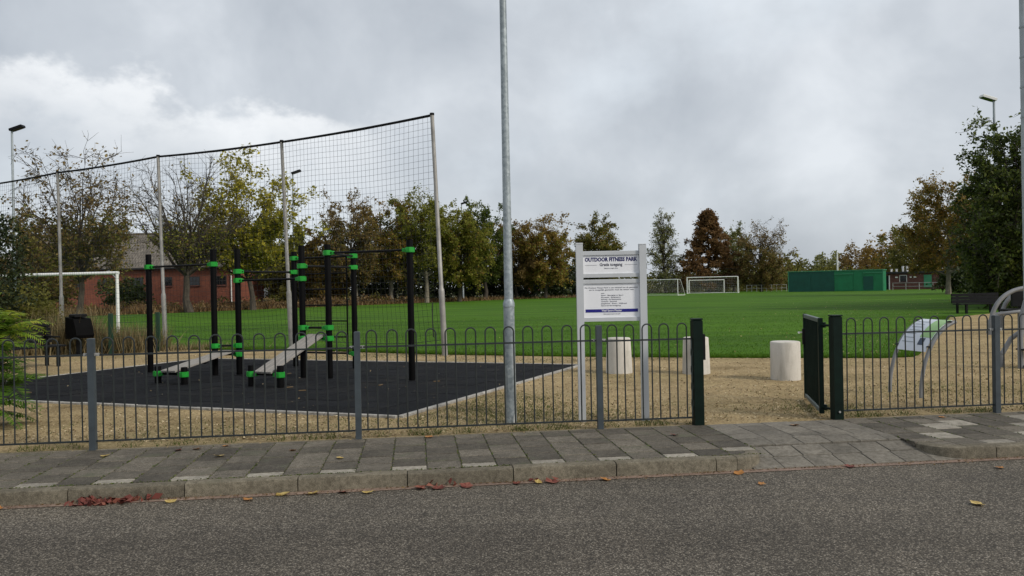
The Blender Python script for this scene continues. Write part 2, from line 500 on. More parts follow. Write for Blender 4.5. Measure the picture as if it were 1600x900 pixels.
    leaf_mat('leaf_orange', [(0, (0.096, 0.062, 0.016)), (0.5, (0.246, 0.158, 0.034)), (1, (0.420, 0.294, 0.066))], 0.5)
    leaf_mat('leaf_rust', [(0, (0.070, 0.038, 0.015)), (0.5, (0.178, 0.098, 0.038)), (1, (0.31, 0.195, 0.080))], 0.5)
    leaf_mat('leaf_pale', [(0, (0.098, 0.109, 0.034)), (0.5, (0.196, 0.207, 0.071)), (1, (0.345, 0.333, 0.138))], 0.5)
    leaf_mat('weed_tan', [(0, (0.075, 0.040, 0.016)), (0.5, (0.165, 0.100, 0.042)), (1, (0.30, 0.215, 0.10))])
    leaf_mat('straw', [(0, (0.105, 0.075, 0.034)), (0.5, (0.215, 0.165, 0.078)), (1, (0.38, 0.315, 0.175))])
    leaf_mat('chip', [(0, (0.120, 0.080, 0.038)), (0.5, (0.315, 0.240, 0.130)), (1, (0.60, 0.50, 0.33))], 0.05)
    leaf_mat('grass_blade', [(0, (0.028, 0.074, 0.003)), (0.55, (0.062, 0.150, 0.005)), (1, (0.120, 0.222, 0.014))])
    leaf_mat('tuft', [(0, (0.040, 0.070, 0.012)), (0.5, (0.100, 0.120, 0.028)), (1, (0.27, 0.235, 0.105))])
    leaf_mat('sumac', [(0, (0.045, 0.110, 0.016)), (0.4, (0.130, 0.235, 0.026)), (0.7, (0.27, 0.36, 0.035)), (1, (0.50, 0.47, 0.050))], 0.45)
    leaf_mat('fallen_yellow', [(0, (0.30, 0.20, 0.05)), (1, (0.55, 0.42, 0.16))], 0.1)
    leaf_mat('fallen_orange', [(0, (0.30, 0.12, 0.03)), (1, (0.44, 0.22, 0.07))], 0.1)
    leaf_mat('fallen_red', [(0, (0.085, 0.020, 0.015)), (0.6, (0.17, 0.050, 0.038)), (1, (0.28, 0.115, 0.08))], 0.1)
    leaf_mat('litter', [(0, (0.14, 0.10, 0.03)), (1, (0.42, 0.36, 0.16))], 0.1)


build_materials()

# ------------------------------------------------------------------ mesh helpers


class MB:
    """collects shapes into one mesh"""

    def __init__(s):
        s.v, s.f = [], []

    def add(s, vs, fs):
        o = len(s.v)
        s.v += [tuple(p) for p in vs]
        s.f += [tuple(i + o for i in f) for f in fs]
        return s

    def box(s, lo, hi, bev=0.0, rot=None, at=None):
        x0, y0, z0 = lo
        x1, y1, z1 = hi
        if bev <= 0:
            vs = [(x0, y0, z0), (x1, y0, z0), (x1, y1, z0), (x0, y1, z0), (x0, y0, z1), (x1, y0, z1), (x1, y1, z1), (x0, y1, z1)]
            fs = [(0, 3, 2, 1), (4, 5, 6, 7), (0, 1, 5, 4), (1, 2, 6, 5), (2, 3, 7, 6), (3, 0, 4, 7)]
        else:
            b = bev
            vs, fs = [], []
            for z, i in ((z0, 0.0), (z1 - b, 0.0), (z1, b)):
                vs += [(x0 + i, y0 + i, z), (x1 - i, y0 + i, z), (x1 - i, y1 - i, z), (x0 + i, y1 - i, z)]
            fs.append((3, 2, 1, 0))
            for k in (0, 4):
                for j in range(4):
                    j2 = (j + 1) % 4
                    fs.append((k + j, k + j2, k + 4 + j2, k + 4 + j))
            fs.append((8, 9, 10, 11))
        if rot is not None:
            vs = [rot @ Vector(p) for p in vs]
        if at is not None:
            vs = [(p[0] + at[0], p[1] + at[1], p[2] + at[2]) for p in vs]
        return s.add(vs, fs)

    def tube(s, pts, rad, n=8, cap=True):
        pts = [Vector(p) for p in pts]
        m = len(pts)
        rr = list(rad) if hasattr(rad, '__len__') else [rad] * m
        t0 = (pts[1] - pts[0]).normalized()
        ref = Vector((0, 0, 1)) if abs(t0.z) < 0.9 else Vector((1, 0, 0))
        a = t0.cross(ref).normalized()
        vs, fs = [], []
        for i in range(m):
            t = (pts[min(i + 1, m - 1)] - pts[max(i - 1, 0)]).normalized()
            a = (a - t * a.dot(t)).normalized()
            b = t.cross(a)
            for k in range(n):
                q = 2 * math.pi * (k + 0.5) / n
                vs.append(pts[i] + (a * math.cos(q) + b * math.sin(q)) * rr[i])
        for i in range(m - 1):
            for k in range(n):
                k2 = (k + 1) % n
                fs.append((i * n + k, i * n + k2, (i + 1) * n + k2, (i + 1) * n + k))
        if cap:
            fs.append(tuple(range(n))[::-1])
            fs.append(tuple((m - 1) * n + k for k in range(n)))
        return s.add(vs, fs)

    def lathe(s, prof, c=(0, 0, 0), n=20):
        """prof: (radius, z) from bottom to top"""
        vs, fs = [], []
        for r_, z in prof:
            for k in range(n):
                q = 2 * math.pi * k / n
                vs.append((c[0] + r_ * math.cos(q), c[1] + r_ * math.sin(q), c[2] + z))
        m = len(prof)
        for i in range(m - 1):
            for k in range(n):
                k2 = (k + 1) % n
                fs.append((i * n + k, i * n + k2, (i + 1) * n + k2, (i + 1) * n + k))
        fs.append(tuple(range(n))[::-1])
        fs.append(tuple((m - 1) * n + k for k in range(n)))
        return s.add(vs, fs)

    def prism(s, poly, z0, z1):
        """poly counter-clockwise in XY"""
        n = len(poly)
        vs = [(p[0], p[1], z0) for p in poly] + [(p[0], p[1], z1) for p in poly]
        fs = [tuple(range(n))[::-1], tuple(range(n, 2 * n))]
        for k in range(n):
            k2 = (k + 1) % n
            fs.append((k, k2, n + k2, n + k))
        return s.add(vs, fs)

    def mesh(s, name, smooth=False):
        me = bpy.data.meshes.new(name)
        me.from_pydata([tuple(p) for p in s.v], [], s.f)
        if smooth:
            me.polygons.foreach_set('use_smooth', [True] * len(me.polygons))
            try:
                me.set_sharp_from_angle(angle=R(38))
            except Exception:
                pass
        me.update()
        return me

    def build(s, name, mat, parent=None, smooth=False, loc=None, rz=None):
        return place(name, s.mesh(name, smooth), mat, parent, loc, rz)


def place(name, me, mat=None, parent=None, loc=None, rz=None):
    if mat is not None and len(me.materials) == 0:
        me.materials.append(MAT[mat])
    o = bpy.data.objects.new(name, me)
    COL.objects.link(o)
    o.parent = parent
    if loc is not None:
        o.location = loc
    if rz is not None:
        o.rotation_euler = (0, 0, rz)
    return o


def tag(o, label=None, cat=None, group=None, kind=None):
    if label:
        o['label'] = label
    if cat:
        o['category'] = cat
    if group:
        o['group'] = group
    if kind:
        o['kind'] = kind
    return o


def thing(name, label, cat, loc=(0, 0, 0), rz=0.0, group=None):
    o = bpy.data.objects.new(name, None)
    o.empty_display_size = 0.2
    COL.objects.link(o)
    o.location = loc
    o.rotation_euler = (0, 0, rz)
    return tag(o, label, cat, group)


def cards(name, mat, P, U, V, tint, parent=None, loc=None, fold=0.0, tri=False):
    """N little leaf faces: centre P, half axes U (length) and V (width)"""
    n = len(P)
    if tri:
        co = np.stack([P - V, P + V, P + U], 1).reshape(-1, 3)
        k = 3
    else:
        W = np.cross(U, V)
        W /= (np.linalg.norm(W, axis=1, keepdims=True) + 1e-9)
        lift = W * (np.linalg.norm(V, axis=1, keepdims=True) * fold)
        co = np.stack([P - U, P + V * 0.9 - U * 0.15 + lift, P + U, P - V - U * 0.05 + lift], 1).reshape(-1, 3)
        k = 4
    me = bpy.data.meshes.new(name)
    me.vertices.add(n * k)
    me.vertices.foreach_set('co', co.astype(np.float32).ravel())
    me.loops.add(n * k)
    me.loops.foreach_set('vertex_index', np.arange(n * k, dtype=np.int32))
    me.polygons.add(n)
    me.polygons.foreach_set('loop_start', np.arange(0, n * k, k, dtype=np.int32))
    me.polygons.foreach_set('loop_total', np.full(n, k, dtype=np.int32))
    at = me.attributes.new('tint', 'FLOAT', 'FACE')
    at.data.foreach_set('value', np.clip(tint, 0, 1).astype(np.float32))
    me.update(calc_edges=True)
    return place(name, me, mat, parent, loc)


def rand_axes(rng, n, length, width, flat=0.0):
    d = rng.normal(size=(n, 3))
    d[:, 2] *= (1 - flat)
    d /= np.linalg.norm(d, axis=1, keepdims=True)
    e = rng.normal(size=(n, 3))
    e[:, 2] *= (1 - flat)
    e -= d * np.sum(d * e, 1, keepdims=True)
    e /= (np.linalg.norm(e, axis=1, keepdims=True) + 1e-9)
    return d * length[:, None], e * width[:, None]


def tubes_np(paths, n=4):
    """many tapered branches -> one MB"""
    mb = MB()
    for pts, rr in paths:
        mb.tube(pts, rr, n, cap=False)
    return mb


# ------------------------------------------------------------------ the street frame (fence line is v = 0)
SA = math.atan(0.12)
S0 = Vector((0, 8.41, 0))
SU = Vector((math.cos(SA), math.sin(SA), 0))
SV = Vector((-math.sin(SA), math.cos(SA), 0))


def street(u, v, z=0.0):
    p = S0 + SU * u + SV * v
    return (p.x, p.y, z)


KERB = -1.655                      # road side face of the kerb
ROADZ = -0.115
GATE_L, GATE_R = 2.00, 3.59        # gate posts
RAMP_L, RAMP_R = 2.06, 3.62


def strip(u0, u1, v0, v1, z0, z1=None):
    z1 = z0 if z1 is None else z1
    return [street(u0, v0, z0), street(u1, v0, z0), street(u1, v1, z1), street(u0, v1, z1)]


def build_ground():
    mb = MB()
    rows = [(-2500, -0.32), (-0.40, -0.32), (-0.30, -0.07), (3500, -0.07)]
    vs = []
    for v, z in rows:
        vs += [street(-3000, v, z), street(3000, v, z)]
    mb.add(vs, [(0, 1, 3, 2), (2, 3, 5, 4), (4, 5, 7, 6)])
    tag(mb.build('ground', 'rough_land'), kind='structure')
    # road
    mb = MB().add(strip(-60, 60, -9.2, KERB - 0.075, ROADZ), [(0, 1, 2, 3)])
    tag(mb.build('road', 'asphalt'), kind='structure')
    mb = MB().add(strip(-60, 60, KERB - 0.085, KERB + 0.03, ROADZ + 0.004), [(0, 1, 2, 3)])
    tag(mb.build('road_gutter', 'gutter'), kind='structure')
    mb = MB().add(strip(-60, 60, -14.0, -9.19, -0.10), [(0, 1, 2, 3)])
    tag(mb.build('verge', 'rough_land'), kind='structure')
    # dry chip ground behind the fence
    mb = MB()
    poly = [street(-16, -0.02), street(GATE_L, -0.02), street(GATE_R, -0.02), street(26, -0.02), (26.5, 30, 0), (23.7, 37.2, 0), (17.0, 31.6, 0), (7.9, 15.9, 0), (4.5, 16.6, 0), (1.5, 17.6, 0), (-1.65, 18.8, 0), (-4.9, 20.6, 0), (-9.7, 22.3, 0), (-18, 25.0, 0), (-26, 26, 0)]
    mb.add([(p[0], p[1], -0.006) for p in poly], [tuple(range(len(poly)))])
    tag(mb.build('chip_path', 'chip_ground'), kind='structure')
    # playing field
    edge = FIELD_EDGE
    far = [(75, 74, 0.0), (90, 130, 0.0), (60, 150, 0.0), (0, 120, 0), (-17, 74, 0), (-27, 60, 0), (-45, 52, 0), (-45, 33, 0)]
    pts = [(x, y, 0.028) for x, y in edge] + [(x, y, 0.028) for x, y, _ in far]
    mb = MB()
    n = len(pts)
    mb.add(pts + [(x, y, -0.03) for x, y, _ in pts], [tuple(range(n))] + [(n + k, n + (k + 1) % n, (k + 1) % n, k) for k in range(n)])
    tag(mb.build('playing_field', 'mown_grass'), kind='structure')


FIELD_EDGE = [(-45, 33), (-24, 27.4), (-14, 24.1), (-9.7, 22.0), (-4.9, 20.3), (-1.65, 18.45), (1.49, 17.2), (4.52, 16.25), (7.2, 15.62), (7.9, 15.75), (8.3, 16.4), (12.2, 23.0), (17.0, 31.2), (23.7, 37.0), (40, 48)]


def edge_points():
    out = []
    for (x0, y0), (x1, y1) in zip(FIELD_EDGE[:-1], FIELD_EDGE[1:]):
        out.append((np.array([x0, y0]), np.array([x1, y1])))
    return out


def build_pavement():
    rng = random.Random(3)
    t, gap = 0.30, 0.006
    v_front, v_back = KERB + 0.125, -0.03
    bed = MB()
    bed.add(strip(-9.0, 1.76, KERB + 0.02, -0.012, -0.008), [(0, 1, 2, 3)])
    bed.add(strip(1.76, RAMP_L + 0.002, KERB + 0.32, -0.012, -0.008), [(0, 1, 2, 3)])
    bed.add(strip(3.92, 11.0, KERB + 0.02, -0.012, -0.008), [(0, 1, 2, 3)])
    bed.add(strip(RAMP_R - 0.002, 3.92, KERB + 0.32, -0.012, -0.008), [(0, 1, 2, 3)])
    bed.add(strip(RAMP_L + 0.002, RAMP_R - 0.002, -1.03, -0.012, -0.008), [(0, 1, 2, 3)])
    bed.add(strip(RAMP_L - 0.5, RAMP_R + 0.7, KERB + 0.005, -1.03, -0.119, -0.018), [(0, 1, 2, 3)])
    pv = tag(bed.build('pavement', 'joint_sand'), kind='structure')
    gv = 0.016
    full = MB().box((-t / 2 + gap / 2, -t / 2 + gv / 2, -0.04), (t / 2 - gap / 2, t / 2 - gv / 2, 0.0), 0.005).mesh('paving_tile')
    half = MB().box((-t / 2 + gap / 2, -t / 4 + gv / 2, -0.04), (t / 2 - gap / 2, t / 4 - gv / 2, 0.0), 0.005).mesh('paving_tile')
    full.materials.append(MAT['tile_dark'])
    half.materials.append(MAT['tile_dark'])
    full_l, half_l, full_r, half_r = full.copy(), half.copy(), full.copy(), half.copy()
    for me, mt in ((full_l, 'tile_light'), (half_l, 'tile_light'), (full_r, 'tile_ramp'), (half_r, 'tile_ramp')):
        me.materials[0] = MAT[mt]

    def put(me, u, v, z=0.0, slope=0.0):
        o = place('paving_tile', me, None, pv, street(u, v, z + rng.uniform(-0.003, 0.001)))
        e = Matrix.Rotation(SA, 3, 'Z') @ Matrix.Rotation(slope + rng.uniform(-0.008, 0.008), 3, 'X') @ Matrix.Rotation(rng.uniform(-0.008, 0.008), 3, 'Y') @ Matrix.Rotation(rng.uniform(-0.006, 0.006), 3, 'Z')
        o.rotation_euler = e.to_euler()

    def field(u_cols, odd0, light, first_light):
        for c, u in enumerate(u_cols):
            odd = (c + odd0) % 2
            if c == 0:
                vb = KERB + 0.31
                put(half_l if first_light else half, u, vb + t / 4)
                for r_ in range(4):
                    put(full_l if light(c, r_ + 1) else full, u, vb + t / 2 + t / 2 + t * r_)
                continue
            if odd:
                put(half_l if light(c, 0) else half, u, v_front + t / 4)
                for r_ in range(4):
                    put(full_l if light(c, r_ + 1) else full, u, v_front + t / 2 + t / 2 + t * r_)
                put(half, u, v_front + t / 2 + 4 * t + t / 4)
            else:
                for r_ in range(5):
                    put(full_l if light(c, r_ + 1) else full, u, v_front + t / 2 + t * r_)
    left = [RAMP_L - t / 2 - t * k for k in range(26)]
    field(left, 1, lambda c, r_: r_ == 0, True)
    right = [RAMP_R + t / 2 + t * k for k in range(14)]
    rl = {(1, 2), (2, 3), (3, 4), (4, 1), (5, 3), (6, 4), (6, 2), (8, 1), (9, 4), (9, 3)}
    field(right, 1, lambda c, r_: r_ == 0 or (c, r_) in rl, False)
    # dropped crossing: slabs at the gate, three courses running down to the road

    def rz(v):
        return 0.0 if v > -1.02 else -0.100 * min(1.0, (-1.02 - v) / 0.62)
    sl = math.atan(0.100 / 0.62)
    n = 5
    w = (RAMP_R - RAMP_L) / n
    slab = {}
    for c in range(n):
        v = -0.03
        lens = [0.30, 0.30, 0.24] if c % 2 == 0 else [0.15, 0.30, 0.30, 0.09]
        for L_ in lens:
            key = round(L_, 2)
            if key not in slab:
                slab[key] = MB().box((-w / 2 + gap / 2, -L_ / 2 + gap / 2, -0.05), (w / 2 - gap / 2, L_ / 2 - gap / 2, 0), 0.004).mesh('paving_slab')
                slab[key].materials.append(MAT['tile_ramp'])
            vc = v - L_ / 2
            o = place('paving_slab', slab[key], None, pv, street(RAMP_L + w * (c + 0.5), vc, rz(vc) + rng.uniform(-0.002, 0.001)))
            o.rotation_euler = (0.0 + rng.uniform(-.004, .004), rng.uniform(-.004, .004), SA)
            v -= L_
    for k in range(3):
        vc = -0.87 - 0.155 - 0.262 * k + 0.02
        d = 0.258
        u0, u1 = RAMP_L - (0, 0.0, 0.16)[k] - 0.0, RAMP_R + (0.0, 0.12, 0.26)[k]
        tw = 0.285
        u = u0 - (0.14 if k % 2 else 0.0)
        while u < u1 - 0.02:
            a, b = max(u, u0), min(u + tw, u1)
            if b - a > 0.05:
                me = MB().box((-(b - a) / 2 + gap / 2, -d / 2 + gap / 2, -0.05), ((b - a) / 2 - gap / 2, d / 2 - gap / 2, 0), 0.004).mesh('paving_slab')
                me.materials.append(MAT['tile_ramp'])
                o = place('paving_slab', me, None, pv, street((a + b) / 2, vc, rz(vc) + rng.uniform(-0.003, 0.001)))
                o.rotation_euler = (Matrix.Rotation(SA, 3, 'Z') @ Matrix.Rotation((sl if k else sl * 0.45) + rng.uniform(-.008, .008), 3, 'X') @ Matrix.Rotation(rng.uniform(-.008, .008), 3, 'Y')).to_euler()
            u += tw

    # kerb stones
    def kerb_straight(u0, u1):
        w = u1 - u0 - 0.008
        mb = MB()
        prof = [(0.0, -0.20), (0.125, -0.20), (0.125, 0.0), (0.028, 0.002), (0.008, -0.008), (0.0, -0.03)]
        k = len(prof)
        nseg = 5
        vs = []
        for i in range(nseg + 1):
            x = -w / 2 + w * i / nseg
            for j, (a, z) in enumerate(prof):
                jit = rng.uniform(-0.003, 0.003) if j in (3, 4, 5) else 0
                vs.append((x, a + jit, z + jit))
        fs = [tuple(range(k)), tuple(nseg * k + j for j in range(k))[::-1]]
        for i in range(nseg):
            for j in range(k):
                j2 = (j + 1) % k
                fs.append((i * k + j, (i + 1) * k + j, (i + 1) * k + j2, i * k + j2))
        mb.add(vs, fs)
        o = mb.build('kerb_stone', 'kerb', pv, True, street((u0 + u1) / 2, KERB + rng.uniform(-0.004, 0.004), rng.uniform(-0.005, 0.003)))
        o.rotation_euler = (0, rng.uniform(-0.003, 0.003), SA + rng.uniform(-0.003, 0.003))

    def kerb_bend(uc, rad, sign, drop):
        """quarter bend turning from the road line back towards the gate"""
        mb = MB()
        ns = 12
        prof = [(0.0, -0.20), (0.125, -0.20), (0.125, 0.0), (0.028, 0.002), (0.008, -0.008), (0.0, -0.03)]
        k = len(prof)
        vs = []
        for i in range(ns + 1):
            q = math.radians(90) * i / ns
            fall = drop * (i / ns) ** 1.3
            for a, z in prof:
                r_ = rad - a
                vs.append(street(uc + sign * r_ * math.sin(q), KERB + rad - r_ * math.cos(q), z - (fall if z > -0.1 else 0)))
        fs = [tuple(range(k)), tuple(ns * k + j for j in range(k))[::-1]]
        for i in range(ns):
            for j in range(k):
                j2 = (j + 1) % k
                fs.append((i * k + j, (i + 1) * k + j, (i + 1) * k + j2, i * k + j2))
        if sign < 0:
            fs = [f[::-1] for f in fs]
        mb.add(vs, fs)
        mb.build('kerb_stone', 'kerb', pv, True)
    joints = [1.56 - 0.888 * k for k in range(12)]
    for a, b in zip(joints[1:], joints[:-1]):
        kerb_straight(a, b)
    kerb_straight(1.56, 1.755)
    kerb_bend(1.755, 0.305, 1, 0.006)
    kerb_bend(3.925, 0.305, -1, 0.006)
    for uc, sg in ((1.755, 1), (3.925, -1)):
        arc = [(uc, KERB + 0.306)] + [(uc + sg * 0.174 * math.sin(R(9 * i)), KERB + 0.305 - 0.174 * math.cos(R(9 * i))) for i in range(11)]
        if sg < 0:
            arc = [arc[0]] + arc[1:][::-1]
        MB().prism([street(a_, b_)[:2] for a_, b_ in arc], -0.05, -0.004).build('paving_tile', 'tile_dark', pv)
    rj = [3.925, 4.21, 5.10, 5.99, 6.88, 7.77]
    for a, b in zip(rj[:-1], rj[1:]):
        kerb_straight(a, b)
    # concrete edging along the fence foot
    for k in range(11):
        u0 = -8.0 + k * 0.9
        if u0 + 0.9 < RAMP_L + 0.02:
            MB().box((0.003, -0.028, -0.1), (0.897, 0.028, 0.002), 0.008).build('edging_strip', 'kerb', pv, loc=street(u0, 0.005, rng.uniform(-.008, -.002)), rz=SA)
    for k in range(5):
        MB().box((0.003, -0.028, -0.1), (0.897, 0.028, 0.002), 0.008).build('edging_strip', 'kerb', pv, loc=street(RAMP_R + 0.1 + k * 0.9, 0.005, rng.uniform(-.008, -.002)), rz=SA)


MAT_F = Vector((-1.388, 9.537, 0))
MAT_A = Vector((2.644, 5.758, 0))
MAT_B = Vector((-8.41, 3.10, 0))


def build_mat():
    mt = thing('rubber_mat', 'black rubber safety mat of square tiles under the exercise rig', 'mat', tuple(MAT_F))
    na, nb = 13, 18
    a, b = MAT_A / na, MAT_B / nb
    g = 0.006
    vs = []
    for z, i in ((-0.03, 0.0), (0.014, 0.0), (0.018, 0.006)):
        for s, t in ((0, 0), (1, 0), (1, 1), (0, 1)):
            p = a * (g + i if s == 0 else 1 - g - i) + b * (g + i if t == 0 else 1 - g - i)
            vs.append((p.x, p.y, z))
    fs = [(8, 9, 10, 11)] + [(k + j, k + (j + 1) % 4, k + 4 + (j + 1) % 4, k + 4 + j) for k in (0, 4) for j in range(4)]
    me = MB().add(vs, fs).mesh('rubber_tile')
    me.materials.append(MAT['rubber'])
    rng = random.Random(5)
    for i in range(na):
        for j in range(nb):
            p = a * i + b * j
            place('rubber_tile', me, None, mt, (p.x, p.y, rng.uniform(-0.004, 0.002)))
    # concrete edging pieces round the mat
    for o_, d, sgn in ((Vector((0, 0, 0)), MAT_A, -1), (Vector((0, 0, 0)), MAT_B, 1), (MAT_A, MAT_B, -1), (MAT_B, MAT_A, 1)):
        L_ = d.length
        n = int(round(L_ / 1.0))
        dn = d.normalized()
        nrm = Vector((-dn.y, dn.x, 0)) * sgn
        ang = math.atan2(dn.y, dn.x)
        for k in range(n):
            p = o_ + dn * (L_ * k / n) + nrm * (-0.034 if sgn < 0 else -0.034) * (-1 if sgn < 0 else -1)
            MB().box((0.004, -0.03, -0.08), (L_ / n - 0.004, 0.03, 0.026), 0.006).build('edging_strip', 'edging', mt, loc=(p.x, p.y, rng.uniform(-.004, .002)), rz=ang)


build_ground()
build_pavement()
build_mat()

# ------------------------------------------------------------------ hoop top fence


def hoop_mesh(w, top, low):
    mb = MB()
    pts = [(-w / 2, 0, low), (-w / 2, 0, top - w / 2)]
    for k in range(1, 9):
        q = math.pi * k / 9
        pts.append((-w / 2 * math.cos(q), 0, top - w / 2 + w / 2 * math.sin(q)))
    pts += [(w / 2, 0, top - w / 2), (w / 2, 0, low)]
    return mb.tube(pts, 0.0078, 6).mesh('hoop_bar', True)


HOOP = hoop_mesh(0.104, 1.105, 0.075)
HOOP.materials.append(MAT['fence_paint'])


def fence_run(name, label, posts, ends, rng):
    """posts: u of the grey posts; ends: (u0, u1) of the run"""
    f = thing(name, label, 'fence', street(ends[0], 0), SA)
    marks = sorted(set([ends[0]] + posts + [ends[1]]))
    for u in posts:
        p = MB().box((-0.03, -0.03, -0.05), (0.03, 0.03, 1.10), 0.006).build('post', 'fence_post_paint', f, loc=(u - ends[0], 0, 0))
        p.rotation_euler = (rng.uniform(-.006, .006), rng.uniform(-.006, .006), 0)
        for s in (-1, 1):
            mb = MB().box((min(0.03 * s, 0.075 * s), -0.004, 0.925), (max(0.03 * s, 0.075 * s), 0.012, 0.955), 0.003)
            mb.tube([(0.055 * s, -0.012, 0.94), (0.055 * s, 0.016, 0.94)], 0.007, 6)
            mb.build('bracket', 'dull_steel', p)
    for u0, u1 in zip(marks[:-1], marks[1:]):
        a, b = u0 - ends[0] + 0.045, u1 - ends[0] - 0.045
        panel = thing('panel', None, None)
        panel.parent = f
        panel.location = (a, 0, rng.uniform(-0.004, 0.006))
        L_ = b - a
        for z in (0.935, 0.085):
            MB().box((-0.012, -0.005, z - 0.009), (L_ + 0.012, 0.005, z + 0.009), 0.002).build('rail', 'fence_paint', panel)
        n = max(1, int(round((L_) / 0.206)))
        st = L_ / n
        for k in range(n):
            h = place('hoop_bar', HOOP, None, panel, (st * (k + 0.5), 0.0, 0))
            h.rotation_euler = (rng.uniform(-.006, .006), rng.uniform(-.006, .006), rng.uniform(-.05, .05))
    return f


def build_fence():
    rng = random.Random(11)
    fence_run('hoop_fence', 'long grey hoop-top metal fence left of the gate, in front of the black mat', [-6.80, -4.20, -1.615, 0.92], (-9.2, GATE_L - 0.03), rng)
    fence_run('hoop_fence', 'grey hoop-top metal fence right of the open gate, in front of the slanted board', [5.507, 8.10], (GATE_R + 0.03, 9.6), rng)
    # gate
    x, y, _ = street(GATE_L, 0)
    gp = thing('gate_post', 'dark green square gate post with latch keep, next to the white sign', 'post', (x, y, 0), SA)
    MB().box((-0.052, -0.052, -0.1), (0.052, 0.052, 1.135), 0.012).build('shaft', 'gate_green', gp)
    MB().box((-0.056, -0.056, 1.135), (0.056, 0.056, 1.15), 0.006).build('cap', 'gate_green', gp)
    k = MB().box((0.053, -0.03, 0.70), (0.085, 0.035, 0.98), 0.006).build('latch_keep', 'black_plastic', gp)
    MB().box((0.086, -0.012, 0.78), (0.092, 0.015, 0.86), 0.002).build('strike_plate', 'dull_steel', k)
    chain(gp, -0.062, 0.10, 0.92, 9)
    x, y, _ = street(GATE_R, 0)
    gp = thing('gate_post', 'dark green square gate post carrying the open gate on hinges', 'post', (x, y, 0), SA)
    MB().box((-0.052, -0.052, -0.1), (0.052, 0.052, 1.135), 0.012).build('shaft', 'gate_green', gp)
    MB().box((-0.056, -0.056, 1.135), (0.056, 0.056, 1.15), 0.006).build('cap', 'gate_green', gp)
    chain(gp, 0.066, 0.12, 0.80, 7)
    MB().tube([(0.0, -0.054, 0.085), (0.0, -0.066, 0.085)], 0.012, 8).build('bolt', 'dull_steel', gp)
    # the leaf, swung inwards
    hx, hy = 3.47, 9.02
    ex, ey = 3.765, 10.31
    ang = math.atan2(ey - hy, ex - hx)
    L_ = math.hypot(ex - hx, ey - hy)
    g = thing('gate_leaf', 'dark green barred gate swung open inwards, seen almost edge on', 'gate', (hx, hy, 0), ang)
    for x0 in (0.0, L_ - 0.05):
        MB().box((x0, -0.025, 0.03), (x0 + 0.05, 0.025, 1.11), 0.005).build('stile', 'gate_green', g)
    for z, nm in ((1.06, 0), (0.04, 1)):
        MB().box((0.052, -0.022, z), (L_ - 0.052, 0.022, z + 0.045), 0.004).build('rail', 'rail_grey_green', g)
    bar = MB().tube([(0, 0, 0.087), (0, 0, 1.058)], 0.011, 8).mesh('bar', True)
    bar.materials.append(MAT['gate_green'])
    n = 12
    for k in range(n):
        place('bar', bar, None, g, (0.05 + (L_ - 0.1) * (k + 0.5) / n, 0, 0))
    lk = MB().box((L_ - 0.07, -0.04, 0.72), (L_ - 0.012, 0.04, 0.92), 0.006).build('lock_case', 'black_plastic', g)
    MB().tube([(L_ - 0.035, 0.041, 0.87), (L_ - 0.035, 0.085, 0.87), (L_ - 0.13, 0.09, 0.87)], 0.011, 8).build('handle', 'bright_bits', lk, True)
    MB().tube([(L_ - 0.01, 0.0, 0.87), (L_ + 0.03, 0.0, 0.87)], 0.012, 8).build('latch_bolt', 'bright_bits', g)
    px, py, _ = street(GATE_R, 0)
    c, s = math.cos(-ang), math.sin(-ang)
    lx, ly = (px - hx) * c - (py - hy) * s, (px - hx) * s + (py - hy) * c
    for z in (1.03, 0.10):
        mb = MB()
        mb.tube([(0.02, 0, z), (lx * 0.5, ly * 0.5, z), (lx * 0.62, ly * 0.62, z)], 0.014, 8)
        mb.lathe([(0.024, -0.03), (0.024, 0.03)], (0.02, -0.036, z), 10)
        mb.build('hinge', 'gate_green', g)


def chain(parent, off, z0, z1, n):
    """loose chain hanging down the side of a post"""
    for k in range(n):
        z = z0 + (z1 - z0) * (k + 0.5) / n
        h = (z1 - z0) / n * 0.62
        pts = []
        for i in range(11):
            q = 2 * math.pi * i / 10
            if k % 2:
                pts.append((off + 0.010 * math.cos(q), 0.0, z + h * math.sin(q)))
            else:
                pts.append((off, 0.010 * math.cos(q), z + h * math.sin(q)))
        MB().tube(pts, 0.004, 5, cap=False).build('chain_link', 'rail_grey_green', parent, True)


build_fence()

# ------------------------------------------------------------------ lamp post, sign, bollards


def text(body, size, x, z, mat, parent, y=-0.001, align='CENTER', bold=0.0, width=None, name='lettering'):
    cu = bpy.data.curves.new(name, 'FONT')
    cu.body = body
    cu.size = size
    cu.align_x = align
    cu.offset = bold
    cu.extrude = 0.0004
    cu.resolution_u = 2
    cu.materials.append(MAT[mat])
    tmp = bpy.data.objects.new(name, cu)
    COL.objects.link(tmp)
    bpy.context.view_layer.update()
    me = bpy.data.meshes.new_from_object(tmp.evaluated_get(bpy.context.evaluated_depsgraph_get()))
    bpy.data.objects.remove(tmp)
    bpy.data.curves.remove(cu)
    co = np.empty(len(me.vertices) * 3, np.float32)
    me.vertices.foreach_get('co', co)
    co = co.reshape(-1, 3)
    w = float(co[:, 0].max() - co[:, 0].min())
    if width and w > 0:
        co[:, 0] *= width / w
        me.vertices.foreach_set('co', co.ravel())
        me.update()
    o = place(name, me, mat, parent, (x, y, z))
    o.rotation_euler = (R(90), 0, 0)
    return o


